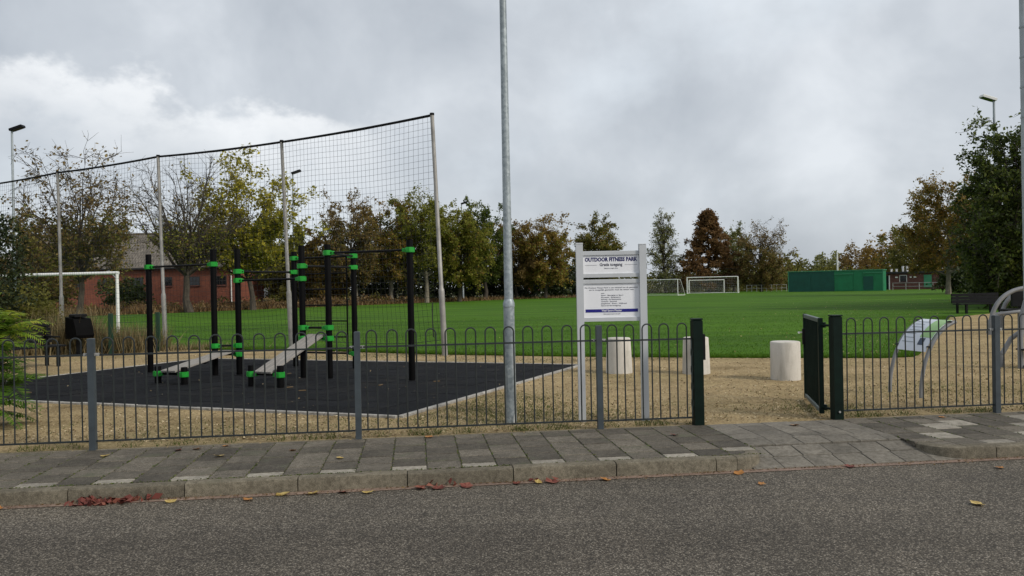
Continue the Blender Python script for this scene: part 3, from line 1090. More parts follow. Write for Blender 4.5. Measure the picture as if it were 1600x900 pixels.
def build_street_things():
    lp = thing('street_lamp', 'tall galvanised steel lamp post standing behind the fence beside the white sign', 'lamp post', (-0.04, 9.02, 0))
    MB().lathe([(0.066, -0.1), (0.063, 0.6), (0.062, 1.30), (0.066, 1.305), (0.066, 1.345), (0.050, 1.39)], n=24).build('lower_shaft', 'galvanised', lp, True)
    MB().lathe([(0.0495, 1.385), (0.044, 3.0), (0.036, 5.6), (0.032, 7.0)], n=24).build('upper_shaft', 'galvanised', lp, True)
    mb = MB()
    mb.tube([(0, 0, 6.95), (0, -0.1, 7.2), (0, -0.4, 7.32)], 0.03, 10)
    mb.build('arm', 'galvanised', lp, True)
    hd = MB().box((-0.12, -1.0, 7.27), (0.12, -0.38, 7.39), 0.04).build('lamp_head', 'mast_steel', lp)
    MB().box((-0.09, -0.95, 7.245), (0.09, -0.5, 7.269)).build('lamp_glass', 'lamp_glass', hd)
    MB().box((-0.028, -0.068, 0.40), (0.028, -0.058, 0.62), 0.002).build('service_door', 'galvanised', lp)
    o = MB().box((-0.006, -0.004, 0.0), (0.006, 0.004, 0.105), 0.002).build('cable_marker', 'white_paint', lp, loc=(0.035, -0.082, 0.0))
    o.rotation_euler = (0, R(6), 0)

    # park sign
    sx0, sx1, sy = 0.765, 1.476, 9.02
    s = thing('park_sign', 'white two-panel park sign on two square white posts behind the fence', 'sign', ((sx0 + sx1) / 2, sy, 0))
    hw = (sx1 - sx0) / 2
    for sg, top in ((-1, 1.995), (1, 1.975)):
        p = MB().box((sg * hw - 0.039, -0.039, -0.1), (sg * hw + 0.039, 0.039, top), 0.004).build('post', 'sign_white', s)
        MB().box((sg * hw - 0.041, -0.041, top + 0.0005), (sg * hw + 0.041, 0.041, top + 0.012), 0.006).build('cap', 'sign_white', p)
    pw = hw - 0.040
    for z0, z1, which in ((1.615, 1.912, 0), (1.120, 1.592, 1)):
        fr = MB().box((-pw, 0.002, z0 + 0.03), (pw, 0.022, z1 - 0.03)).build('panel', 'sign_panel', s)
        MB().box((-pw, -0.014, z1 - 0.045), (pw, 0.030, z1), 0.004).build('frame_rail', 'sign_white', fr)
        MB().box((-pw, -0.014, z0), (pw, 0.030, z0 + 0.045), 0.004).build('frame_rail', 'sign_white', fr)
        y = 0.0005
        if which == 0:
            text('OUTDOOR FITNESS PARK', 0.060, 0.0, 1.797, 'ink_blue', fr, y, bold=0.0026, width=0.592)
            text('Gratis toegang', 0.047, 0.0, 1.744, 'ink_grey', fr, y, bold=0.0010, width=0.255)
            text('Gebruik op eigen risico', 0.017, 0.0, 1.712, 'ink_grey', fr, y, width=0.155)
            for a, b in ((-0.295, -0.155), (0.155, 0.295)):
                MB().box((a, 0.0, 1.7535), (b, 0.0015, 1.7555)).build('rule_line', 'ink_grey', fr)
        else:
            text('Dit Outdoor Fitness Park is een initiatief van de gemeente', 0.021, 0.0, 1.492, 'ink_grey', fr, y, width=0.60)
            text('en is mogelijk gemaakt met de steun van', 0.021, 0.0, 1.468, 'ink_grey', fr, y, width=0.50)
            for k, (ln, w) in enumerate((('voor', 0.04), ('Sport - Beweging en Sport', 0.25), ('Recreatie - Buitensport', 0.22), ('Stichting - De Buitenruimte', 0.225), ('Gemeente - Sportraad', 0.175), ('Jeugdwerk - Buurt - Wijkraad', 0.29), ('Sportvereniging', 0.22))):
                text(ln, 0.0195, -0.118, 1.430 - 0.0232 * k, 'ink_grey', fr, y, 'LEFT', width=w)
            bd = MB().box((-0.295, -0.0005, 1.222), (0.295, 0.0015, 1.257)).build('blue_band', 'ink_band', fr)
            text('Veel Sport Plezier', 0.031, 0.0, 1.231, 'sign_panel', bd, -0.0012, bold=0.0006, width=0.23)
            text('Gemeente sport en spel', 0.018, 0.0, 1.197, 'ink_grey', fr, y, width=0.19)

    # concrete bollards
    for (x, y, r0, r1, h, lab) in ((1.84, 13.95, 0.232, 0.205, 0.605, 'pale concrete round bollard seen between the legs of the sign'),
                                   (3.11, 13.62, 0.235, 0.212, 0.612, 'pale concrete round bollard partly hidden behind the left gate post'),
                                   (4.27, 12.56, 0.228, 0.226, 0.590, 'pale concrete drum bollard standing in the open gateway')):
        n = thing('concrete_bollard', lab, 'bollard', (x, y, 0), group='concrete bollards on the chip path')
        MB().lathe([(r0, -0.05), (r0 * 0.5 + r1 * 0.5, h * 0.5), (r1, h - 0.02), (r1 - 0.006, h - 0.006), (r1 - 0.02, h)], n=40).build('drum', 'bollard_concrete', n, True)


build_street_things()

# ------------------------------------------------------------------ exercise rig


def build_rig():
    posts = dict(A=(-7.00, 15.43), B=(-5.447, 14.61), C=(-5.013, 14.63), D=(-4.358, 16.02), E=(-3.648, 13.90), F=(-3.150, 13.71), G=(-3.044, 15.40), H=(-1.675, 13.19))
    low = dict(s1=(-6.02, 13.54, 0.303), s2=(-5.468, 13.28, 0.30), s3=(-4.205, 12.83, 0.355), s4=(-3.672, 12.59, 0.358))
    O = Vector((-4.3, 14.2, 0.0))
    rig = thing('calisthenics_rig', 'black calisthenics rig with green clamps, pull-up bars, wall bars and two sit-up benches', 'exercise rig', tuple(O))

    def L(p, z=0.0):
        return Vector((p[0], p[1], z)) - O
    obj = {}
    ht = dict(A=2.29, H=2.335)
    for k, p in posts.items():
        q = L(p)
        h = ht.get(k, 2.318)
        obj[k] = MB().lathe([(0.054, -0.1), (0.054, h - 0.008), (0.048, h)], (q.x, q.y, 0), 16).build('post', 'rig_black', rig, True)
        MB().lathe([(0.075, 0.012), (0.075, 0.022), (0.056, 0.024)], (q.x, q.y, 0), 16).build('base_collar', 'rig_bar', obj[k], True)
    for k, p in low.items():
        q = L(p)
        obj[k] = MB().lathe([(0.054, -0.1), (0.054, p[2] - 0.008), (0.048, p[2])], (q.x, q.y, 0), 16).build('short_post', 'rig_black', rig, True)
    allp = dict(posts)
    allp.update({k: p[:2] for k, p in low.items()})

    def clamp(k, z, to):
        q = L(allp[k])
        t = L(allp[to])
        d = (t - q)
        d.z = 0
        d.normalize()
        ang = math.atan2(d.y, d.x)
        mb = MB()
        oct_ = [(0.083 * math.cos(R(22.5 + 45 * i)), 0.083 * math.sin(R(22.5 + 45 * i))) for i in range(8)]
        mb.prism(oct_, -0.036, 0.036)
        oct2 = [(0.070 * math.cos(R(22.5 + 45 * i)), 0.070 * math.sin(R(22.5 + 45 * i))) for i in range(8)]
        mb.prism(oct2, -0.045, 0.045)
        mb.box((0.05, -0.032, -0.030), (0.125, 0.032, 0.030), 0.008)
        o = mb.build('clamp', 'clamp_green', obj[k], False, (q.x, q.y, z), ang)
        MB().tube([(0.09, -0.033, 0.0), (0.09, -0.040, 0.0)], 0.012, 6).build('bolt', 'rig_bar', obj[k], loc=(q.x, q.y, z), rz=ang)

    def bar(a, b, z, r_=0.019, clamps=True, za=None, zb=None):
        za, zb = za or z, zb or z
        pa, pb = L(allp[a], za), L(allp[b], zb)
        d = (pb - pa).normalized()
        MB().tube([pa + d * 0.04, pb - d * 0.04], r_, 10).build('bar', 'rig_bar', rig, True)
        if clamps:
            clamp(a, za, b)
            clamp(b, zb, a)
    bar('A', 'B', 2.045)
    bar('C', 'D', 1.905)
    bar('C', 'E', 1.74)
    bar('E', 'G', 1.96)
    bar('F', 'H', 2.17)
    MB().tube([L(posts['F'], 2.165), L(posts['G'], 2.18)], 0.017, 10).build('bar', 'rig_bar', rig, True)
    bar('D', 'G', 2.18)
    bar('B', 'C', 0.555)
    bar('B', 'C', 0.395)
    bar('E', 'F', 0.89)
    bar('E', 'F', 0.705)
    bar('s1', 's2', 0.18)
    bar('s3', 's4', 0.215)
    # wall bars between D and G
    pd, pg = Vector(posts['D']), Vector(posts['G'])
    lad = thing('wall_bars', None, None)
    lad.parent = rig
    for t in (0.10, 0.885):
        p = pd.lerp(pg, t)
        MB().tube([L(p, 0.28), L(p, 2.17)], 0.016, 8).build('side_rail', 'rig_bar', lad, True)
    for z in (1.86, 1.55, 1.24, 0.93, 0.62):
        MB().tube([L(pd.lerp(pg, 0.10), z), L(pd.lerp(pg, 0.885), z)], 0.015, 8).build('rung', 'rig_bar', lad, True)
    bar('D', 'G', 0.305)
    # sit-up benches, three boards each

    def bench(lo_a, lo_b, up_a, up_b, zl, zu, w, over):
        c0 = (L(allp[lo_a], zl) + L(allp[lo_b], zl)) / 2
        c1 = (L(allp[up_a], zu) + L(allp[up_b], zu)) / 2
        x = (c1 - c0)
        ln = x.length
        x.normalize()
        side = (L(allp[lo_b]) - L(allp[lo_a])).normalized()
        side = (side - x * side.dot(x)).normalized()
        nz = x.cross(side)
        if nz.z < 0:
            nz = -nz
            side = -side
        rot = Matrix((x, nz.cross(x), nz)).transposed()
        b = thing('sit_up_bench', None, None)
        b.parent = rig
        b.location = c0
        b.rotation_euler = rot.to_euler()
        bw = w / 3
        for k in (-1, 0, 1):
            MB().box((-0.06, k * bw - bw / 2 + 0.004, 0.022), (ln + over, k * bw + bw / 2 - 0.004, 0.055), 0.004).build('board', 'grey_wood', b)
        for xx in (0.0, ln * 0.5, ln):
            MB().box((xx - 0.03, -w / 2 + 0.01, -0.012), (xx + 0.03, w / 2 - 0.01, 0.0215)).build('cross_plate', 'rig_bar', b)
    bench('s1', 's2', 'B', 'C', 0.20, 0.415, 0.33, 0.03)
    bench('s3', 's4', 'E', 'F', 0.235, 0.72, 0.35, 0.03)


build_rig()

# ------------------------------------------------------------------ ball net


def build_net():
    tops = [(-1.742, 18.2, 5.465), (-6.056, 21.3, 5.50), (-10.185, 23.2, 5.50), (-14.576, 25.8, 5.49), (-19.0, 28.6, 5.49)]
    bases = [(-1.555, 18.2, 0), (-5.90, 21.3, 0), (-10.08, 23.2, 0), (-14.52, 25.8, 0), (-19.0, 28.6, 0)]
    O = Vector(bases[1])
    n = thing('ball_net', 'tall black ball-stop net hung between steel poles along the playing field', 'ball net', tuple(O))
    for b, t in zip(bases, tops):
        b, t = Vector(b) - O, Vector(t) - O
        k = (t - b)
        p = MB().tube([b - k * 0.02, b + k * 0.265, b + k * 0.275, b + k * 0.28, t + k * 0.008], [0.066, 0.066, 0.060, 0.047, 0.044], 14).build('pole', 'net_pole', n, True)
        MB().lathe([(0.052, 0.0), (0.052, 0.05)], tuple(t + Vector((0, 0, 0.0))), 10).build('cap', 'rig_bar', p, True)
    rng = random.Random(2)
    cell = 0.14
    for s in range(4):
        a, b = Vector(tops[s]) - O, Vector(tops[s + 1]) - O
        ab, bb = Vector(bases[s]) - O, Vector(bases[s + 1]) - O
        c = MB()
        m = 10
        sag = 0.03
        pts = []
        for i in range(m + 1):
            t = i / m
            p = a.lerp(b, t)
            p.z -= sag * 4 * t * (1 - t)
            pts.append(p)
        c.tube(pts, 0.030, 8).build('top_cable', 'rig_bar', n, True)
        # the mesh
        span = (b - a)
        L_ = math.hypot(span.x, span.y)
        nrm = Vector((-span.y, span.x, 0)).normalized()
        hgt = 5.1
        nc, nr = int(L_ / cell), int(hgt / cell)
        ph = rng.uniform(0, 6)

        def pt(i, j):
            t, q = i / nc, j / nr
            top = a.lerp(b, t)
            bot = ab.lerp(bb, t)
            p = top.lerp(bot, q * hgt / 5.46)
            p.z -= sag * 4 * t * (1 - t) + 0.16 * math.sin(math.pi * t) * q * q + 0.035 * math.sin(5.0 * t + ph + 3 * q) * math.sin(math.pi * t)
            # hanging folds, and drawn in a little at the free sides
            p += nrm * (0.11 * math.sin(math.pi * q) * math.sin(math.pi * t) + 0.03 * math.sin(9 * t + ph + 2.0 * q) * math.sin(math.pi * q))
            p += span.normalized() * (0.05 * math.sin(math.pi * q) * (0.5 - t) * 2 + 0.02 * math.sin(4 * q + 6 * t + ph))
            return p
        nm = MB()
        for i in range(nc + 1):
            nm.tube([pt(i, nr * k / 14.0) for k in range(15)], 0.0032, 3, cap=False)
        for j in range(nr + 1):
            nm.tube([pt(nc * k / 14.0, j) for k in range(15)], 0.0032 if j < nr else 0.008, 3, cap=False)
        nm.build('netting', 'net_cord', n)
    # end rope hanging down the last pole
    a, b = Vector(tops[0]) - O, Vector(bases[0]) - O
    MB().tube([a.lerp(b, t) + Vector((-0.16 - 0.08 * math.sin(9 * t), 0, 0)) for t in [0.78 + 0.018 * k for k in range(9)]], 0.012, 6).build('tie_rope', 'net_cord', n, True)


build_net()

# ------------------------------------------------------------------ right-hand fitness things


def build_right_side():
    f0, f1 = Vector((5.124, 10.90, 0)), Vector((5.244, 10.31, 0))
    d = Vector((0.98, 0.20, 0))
    b = thing('instruction_board', 'slanted white and green instruction board on two curved grey tube legs', 'board', tuple((f0 + f1) / 2))
    O = (f0 + f1) / 2

    def arc(f, t, k=1.0):
        return f - O + d * (0.62 * (1 - math.cos(t))) + Vector((0, 0, 0.97 * math.sin(t)))
    for f in (f0, f1):
        MB().tube([arc(f, R(-4 + 4.3 * k)) for k in range(21)], 0.024, 12).build('leg', 'arch_tube', b, True)

    def sheet(t0, t1, s0, s1, lift, thick=0.006, n=10):
        mb = MB()
        vs = []
        for k in range(n + 1):
            t = R(t0 + (t1 - t0) * k / n)
            nrm = (-d * math.cos(t) / 0.62 + Vector((0, 0, 1)) * math.sin(t) / 0.97).normalized()
            for s in (s0, s1):
                p = arc(f0.lerp(f1, s), t) + nrm * (0.026 + lift)
                vs += [tuple(p), tuple(p - nrm * thick)]
        fs = []
        for k in range(n):
            i = k * 4
            fs += [(i, i + 2, i + 6, i + 4), (i + 1, i + 5, i + 7, i + 3), (i, i + 4, i + 5, i + 1), (i + 2, i + 3, i + 7, i + 6)]
        fs += [(0, 1, 3, 2), (n * 4, n * 4 + 2, n * 4 + 3, n * 4 + 1)]
        return mb.add(vs, fs)
    pn = sheet(36, 80, 0.04, 0.96, 0.0).build('panel', 'board_white', b, True)
    sheet(50, 79, 0.58, 0.95, 0.004, 0.0035).build('green_print', 'board_green', pn, True)
    sheet(42, 49, 0.62, 0.78, 0.004, 0.0035).build('dark_print', 'board_slate', pn, True)
    for k in range(7):
        sheet(44 + 4.6 * k, 44.7 + 4.6 * k, 0.10, 0.46 - 0.03 * (k % 3), 0.004, 0.0035, 2).build('text_line', 'mast_steel', pn)
    for t in (40, 76):
        for f in (f0, f1):
            p = arc(f, R(t))
            MB().lathe([(0.030, 0.0), (0.028, 0.012), (0.012, 0.016)], (p.x - 0.02, p.y, p.z + 0.018), 10).build('clip', 'black_plastic', b, True)

    # arched trainer, its far half beyond the frame
    a0 = Vector((12.74, 21.35, 0))
    t = thing('arch_trainer', 'grey tubular double-arch fitness trainer with black seat by the dark trees', 'fitness machine', tuple(a0))
    for off, h in ((Vector((0, 0, 0)), 1.24), (Vector((1.56, 2.1, 0)), 1.24)):
        pts = []
        for k in range(25):
            q = math.pi * k / 24
            pts.append(off + Vector((1.15 - 1.15 * math.copysign(abs(math.cos(q)) ** 0.85, math.cos(q)), 0.0, h * math.sin(q) ** 0.8 if k not in (0, 24) else -0.05)))
        MB().tube(pts, 0.057, 14).build('arch', 'arch_tube', t, True)
    MB().tube([(0.30, 0.6, 0.0), (0.34, 0.6, 0.33), (0.55, 0.6, 0.52), (1.2, 0.6, 0.58), (2.0, 0.6, 0.58)], 0.05, 12).build('low_rail', 'arch_tube', t, True)
    MB().box((1.35, 1.4, 0.55), (2.3, 1.8, 0.62), 0.02).build('seat', 'black_plastic', t)
    MB().box((1.7, 1.75, 0.68), (2.4, 1.83, 1.12), 0.02).build('backrest', 'black_plastic', t)
    MB().tube([(1.8, 1.6, -0.05), (1.8, 1.6, 0.55)], 0.05, 12).build('pedestal', 'arch_tube', t, True)
    # stepper with curved tubes
    c0 = Vector((8.51, 13.42, 0))
    t = thing('step_trainer', 'grey bent-tube step trainer at the right end of the chip path', 'fitness machine', tuple(c0))
    MB().tube([(0, 0, -0.05), (0.0, 0, 0.5), (0.03, 0, 0.85), (0.12, 0.02, 1.12), (0.32, 0.03, 1.25), (0.7, 0.03, 1.27)], 0.045, 12).build('upright', 'arch_tube', t, True)
    MB().tube([(-0.16, 0.25, 0.22), (-0.02, 0.22, 0.48), (0.10, 0.1, 0.62)], 0.04, 12).build('brace', 'arch_tube', t, True)
    MB().tube([(-0.16, 0.25, 0.22), (-0.18, 0.26, -0.05)], 0.032, 10).build('brace_foot', 'arch_tube', t, True)
    MB().box((-0.02, -0.14, 0.30), (0.55, 0.10, 0.325), 0.008).build('step_plate', 'black_plastic', t)
    MB().box((0.02, -0.12, 0.02), (0.5, 0.1, 0.05), 0.008).build('foot_plate', 'black_plastic', t)

    # bench on the field edge
    bx = Vector((18.9, 33.8, 0))
    k = thing('park_bench', 'black bench with tall backrest on the far field edge at right', 'bench', tuple(bx), R(14))
    for z0, z1 in ((0.46, 0.60), (0.61, 0.74), (0.75, 0.87)):
        MB().box((-0.3, 0.10, z0), (2.1, 0.15, z1), 0.01).build('back_slat', 'black_wood', k)
    for y in (-0.38, -0.22, -0.06):
        MB().box((-0.3, y, 0.41), (2.1, y + 0.13, 0.45), 0.01).build('seat_slat', 'black_wood', k)
    for x in (0.05, 1.75):
        MB().box((x - 0.04, -0.34, -0.05), (x + 0.04, -0.26, 0.41), 0.006).build('leg', 'black_plastic', k)
        MB().box((x - 0.04, 0.152, -0.05), (x + 0.04, 0.22, 0.85), 0.006).build('leg', 'black_plastic', k)

    # mast at the right edge
    m = thing('steel_mast', 'ribbed grey steel mast at the right edge of the picture', 'mast', (10.32, 16.0, 0))
    MB().lathe([(0.085, -0.1), (0.075, 4.0), (0.062, 9.0)], n=16).build('pole', 'mast_steel', m, True)
    for z in [0.6 * i + 0.5 for i in range(14)]:
        MB().lathe([(0.090 - 0.002 * z, 0.0), (0.090 - 0.002 * z, 0.035)], (0, 0, z), 16).build('band', 'galvanised', m, True)


build_right_side()

# ------------------------------------------------------------------ left: bin, bench, mesh fence, near goal


def build_left_side():
    b = thing('litter_bin', 'black rounded litter bin on a post at the path edge', 'litter bin', (-11.05, 20.37, 0))
    prof = [(-0.26, 0.42), (0.30, 0.44), (0.325, 0.52), (0.27, 0.72), (0.17, 0.93), (-0.23, 0.98)]
    mb = MB()
    k = len(prof)
    vs = [(x, -0.22, z) for x, z in prof] + [(x, 0.22, z) for x, z in prof]
    mb.add(vs, [tuple(range(k)), tuple(range(k, 2 * k))[::-1]] + [(i, k + i, k + (i + 1) % k, (i + 1) % k) for i in range(k)])
    o = mb.build('body', 'rig_black', b)
    o.rotation_euler = (0, 0, R(-35))
    MB().box((-0.17, -0.16, 0.975), (0.12, 0.16, 1.05), 0.02).build('lid', 'black_plastic', b, rz=R(-35))
    MB().box((-0.05, -0.05, -0.1), (0.05, 0.05, 0.42), 0.008).build('post', 'black_plastic', b)
    MB().box((-0.15, -0.12, 0.0), (0.15, 0.12, 0.03), 0.006).build('foot_plate', 'black_plastic', b)

    k = thing('park_bench', 'low black bench half hidden behind the feathery shrub at left', 'bench', (-10.1, 17.5, 0), R(62))
    for i in range(5):
        MB().box((-1.4, 0.20 + 0.02 * i, 0.50 + 0.085 * i), (0.15, 0.235 + 0.02 * i, 0.57 + 0.085 * i), 0.006).build('back_slat', 'black_wood', k)
    for y in (-0.3, -0.17, -0.04, 0.09):
        MB().box((-1.4, y, 0.42), (0.15, y + 0.11, 0.455), 0.006).build('seat_slat', 'black_wood', k)
    for x in (-1.2, 0.0):
        MB().box((x - 0.03, -0.27, -0.05), (x + 0.03, -0.21, 0.42), 0.006).build('leg', 'black_plastic', k)
        MB().box((x - 0.03, 0.14, -0.05), (x + 0.03, 0.20, 0.88), 0.006).build('leg', 'black_plastic', k)
        MB().box((x - 0.025, -0.28, 0.62), (x + 0.025, 0.20, 0.65), 0.006).build('armrest', 'black_plastic', k)

    # low green mesh fence
    pts = [Vector((-16.2, 21.4, 0)), Vector((-13.3, 21.0, 0)), Vector((-10.36, 20.62, 0)), Vector((-9.40, 21.2, 0))]
    f = thing('mesh_fence', 'low dark green wire mesh fence in the dry weeds by the net', 'fence', tuple(pts[2]))
    O = pts[2]
    for p in pts:
        q = p - O
        MB().box((q.x - 0.045, q.y - 0.045, -0.1), (q.x + 0.045, q.y + 0.045, 1.04), 0.006).build('post', 'mesh_green', f)
    for a, b_ in zip(pts[:-1], pts[1:]):
        a, b_ = a - O, b_ - O
        mb = MB()
        n = int((b_ - a).length / 0.08)
        for i in range(n + 1):
            p = a.lerp(b_, i / n)
            mb.tube([p + Vector((0, 0, 0.06)), p + Vector((0, 0, 0.98))], 0.003, 3, cap=False)
        for j in range(6):
            z = 0.08 + 0.18 * j
            mb.tube([a + Vector((0, 0, z)), b_ + Vector((0, 0, z))], 0.004, 3, cap=False)
        mb.build('wire_panel', 'mesh_green', f)

    # near goal
    g = thing('football_goal', 'white full-size football goal standing near the litter bin at left', 'goal', (-15.24, 30.9, 0))
    dirv = Vector((-0.985, 0.17, 0))
    p1 = dirv * 7.44
    for p in (Vector((0, 0, 0)), p1):
        MB().tube([p + Vector((0, 0, -0.1)), p + Vector((0, 0, 2.36))], 0.062, 14).build('upright', 'white_paint', g, True)
        back = Vector((0.17, 0.985, 0))
        MB().tube([p + Vector((0, 0, 2.0)) + back * 0.06, p + back * 0.55 + dirv * 0.5 + Vector((0, 0, 2.22)), p + back * 0.75 + dirv * 0.75 + Vector((0, 0, 2.33)), p + back * 0.65 + dirv * 0.8 + Vector((0, 0, 2.46)), p + back * 0.25 + dirv * 0.62 + Vector((0, 0, 2.44))], 0.017, 8).build('net_bracket', 'dull_steel', g, True)
    MB().tube([Vector((0.06, -0.01, 2.36)), p1 + Vector((-0.06, 0.01, 2.36))], 0.062, 14).build('crossbar', 'white_paint', g, True)


build_left_side()

# ------------------------------------------------------------------ far things


def goal(name, label, a, b, h, depth, r_):
    a, b = Vector(a), Vector(b)
    g = thing(name, label, 'goal', tuple(a))
    d = (b - a)
    n = Vector((-d.y, d.x, 0)).normalized()
    if n.y < 0:
        n = -n
    z = Vector((0, 0, 1))
    for p in (Vector((0, 0, 0)), d):
        MB().tube([p - z * 0.05, p + z * h], r_, 10).build('upright', 'white_paint', g, True)
        MB().tube([p + z * h, p + n * 0.6 + z * h, p + n * depth + z * 0.05], r_ * 0.5, 8).build('net_stay', 'white_paint', g, True)
        MB().tube([p + z * 0.06, p + n * depth + z * 0.05], r_ * 0.6, 8).build('ground_bar', 'white_paint', g, True)
    MB().tube([z * h, d + z * h], r_, 10).build('crossbar', 'white_paint', g, True)
    MB().tube([n * depth + z * 0.06, d + n * depth + z * 0.06], r_ * 0.6, 8).build('back_bar', 'white_paint', g, True)
    nm = MB()
    L_ = d.length
    nn = int(L_ / 0.25)
    for i in range(nn + 1):
        p = d * (i / nn)
        nm.tube([p + z * h, p + n * 0.6 + z * h, p + n * depth + z * 0.08], 0.004, 3, cap=False)
    for j in range(9):
        t = j / 9
        q = n * (0.6 + (depth - 0.6) * t) + z * (h + (0.08 - h) * t)
        nm.tube([q, q + d], 0.004, 3, cap=False)
    nm.build('net', 'bright_bits', g)


def car(label, loc, rz, mat, van=False):
    c = thing('parked_car', label, 'car', loc, rz, 'cars parked beyond the field')
    h = 1.9 if van else 1.45
    prof = [(-2.1, 0.30), (2.1, 0.30), (2.12, 0.62), (1.95, 0.84), (1.05, 0.98), (0.45, h - 0.04), (0.2, h), (-1.3, h - 0.02), (-1.95, 1.02 if not van else h - 0.1), (-2.12, 0.85)]
    mb = MB()
    k = len(prof)
    vs = [(x, -0.85 + (0.12 if z > 1.1 else 0), z) for x, z in prof] + [(x, 0.85 - (0.12 if z > 1.1 else 0), z) for x, z in prof]
    mb.add(vs, [tuple(range(k)), tuple(range(k, 2 * k))[::-1]] + [(i, k + i, k + (i + 1) % k, (i + 1) % k) for i in range(k)])
    body = mb.build('body', mat, c)
    for y in (-1, 1):
        yy = 0.80 * y
        for x0, x1 in ((-1.25, -0.35), (-0.25, 0.62)):
            MB().box((x0, min(yy, yy + 0.015 * y) - 0.0, 0.98), (x1 - 0.0, max(yy, yy + 0.015 * y), h - 0.16)).build('side_window', 'glass_dark', body)
        for x in (-1.35, 1.35):
            w = MB().tube([(x, 0.70 * y, 0.31), (x, 0.88 * y, 0.31)], 0.31, 18).build('wheel', 'tyre', c, True)
            MB().tube([(x, 0.881 * y, 0.31), (x, 0.89 * y, 0.31)], 0.19, 14).build('rim', 'dull_steel', w)
        MB().box((2.06, 0.60 * y - 0.14, 0.66), (2.13, 0.60 * y + 0.14, 0.78), 0.01).build('headlight', 'lamp_glass', body)
        MB().box((-2.14, 0.66 * y - 0.10, 0.68), (-2.07, 0.66 * y + 0.10, 0.82), 0.01).build('tail_light', 'car_red', body)
    return c


def floodlight(label, x, y, h, bright, side=1):
    m = thing('floodlight_mast', label, 'floodlight', (x, y, 0), 0, 'floodlight masts around the field')
    MB().lathe([(0.10, -0.1), (0.09, h * 0.3), (0.062, h)], n=14).build('pole', 'mast_steel', m, True)
    hd = MB()
    rot = Matrix.Rotation(R(-18 * side), 3, 'Y')
    hd.box((-0.08 if side > 0 else -0.75, -0.22, -0.09), (0.75 if side > 0 else 0.08, 0.22, 0.07), 0.03, rot=rot, at=(0, 0, h + 0.05))
    o = hd.build('lamp_head', 'bright_bits' if bright else 'black_plastic', m)
    gl = MB()
    gl.box((0.05 if side > 0 else -0.7, -0.18, -0.115), (0.7 if side > 0 else -0.05, 0.18, -0.092), rot=rot, at=(0, 0, h + 0.05))
    gl.build('lamp_glass', 'glass_dark', o)


def window(parent, x, y, z0, z1, w, frame, bars=True):
    """window in a wall facing -Y at y"""
    wn = MB().box((x - w / 2, y - 0.01, z0), (x + w / 2, y + 0.05, z1)).build('window', 'glass_dark', parent)
    t = 0.06
    mb = MB()
    mb.box((x - w / 2 - t, y - 0.05, z0 - t), (x - w / 2, y + 0.02, z1 + t))
    mb.box((x + w / 2, y - 0.05, z0 - t), (x + w / 2 + t, y + 0.02, z1 + t))
    mb.box((x - w / 2, y - 0.05, z1), (x + w / 2, y + 0.02, z1 + t))
    if bars:
        for k in (1, 2):
            mb.box((x - w / 2 + w * k / 3 - 0.015, y - 0.03, z0), (x - w / 2 + w * k / 3 + 0.015, y - 0.011, z1))
        mb.box((x - w / 2, y - 0.031, (z0 + z1) / 2 - 0.015), (x + w / 2, y - 0.012, (z0 + z1) / 2 + 0.015))
    mb.build('frame', frame, wn)
    MB().box((x - w / 2 - 0.1, y - 0.12, z0 - t - 0.05), (x + w / 2 + 0.1, y + 0.02, z0 - 0.002 - t)).build('sill', 'brick_purple', wn)


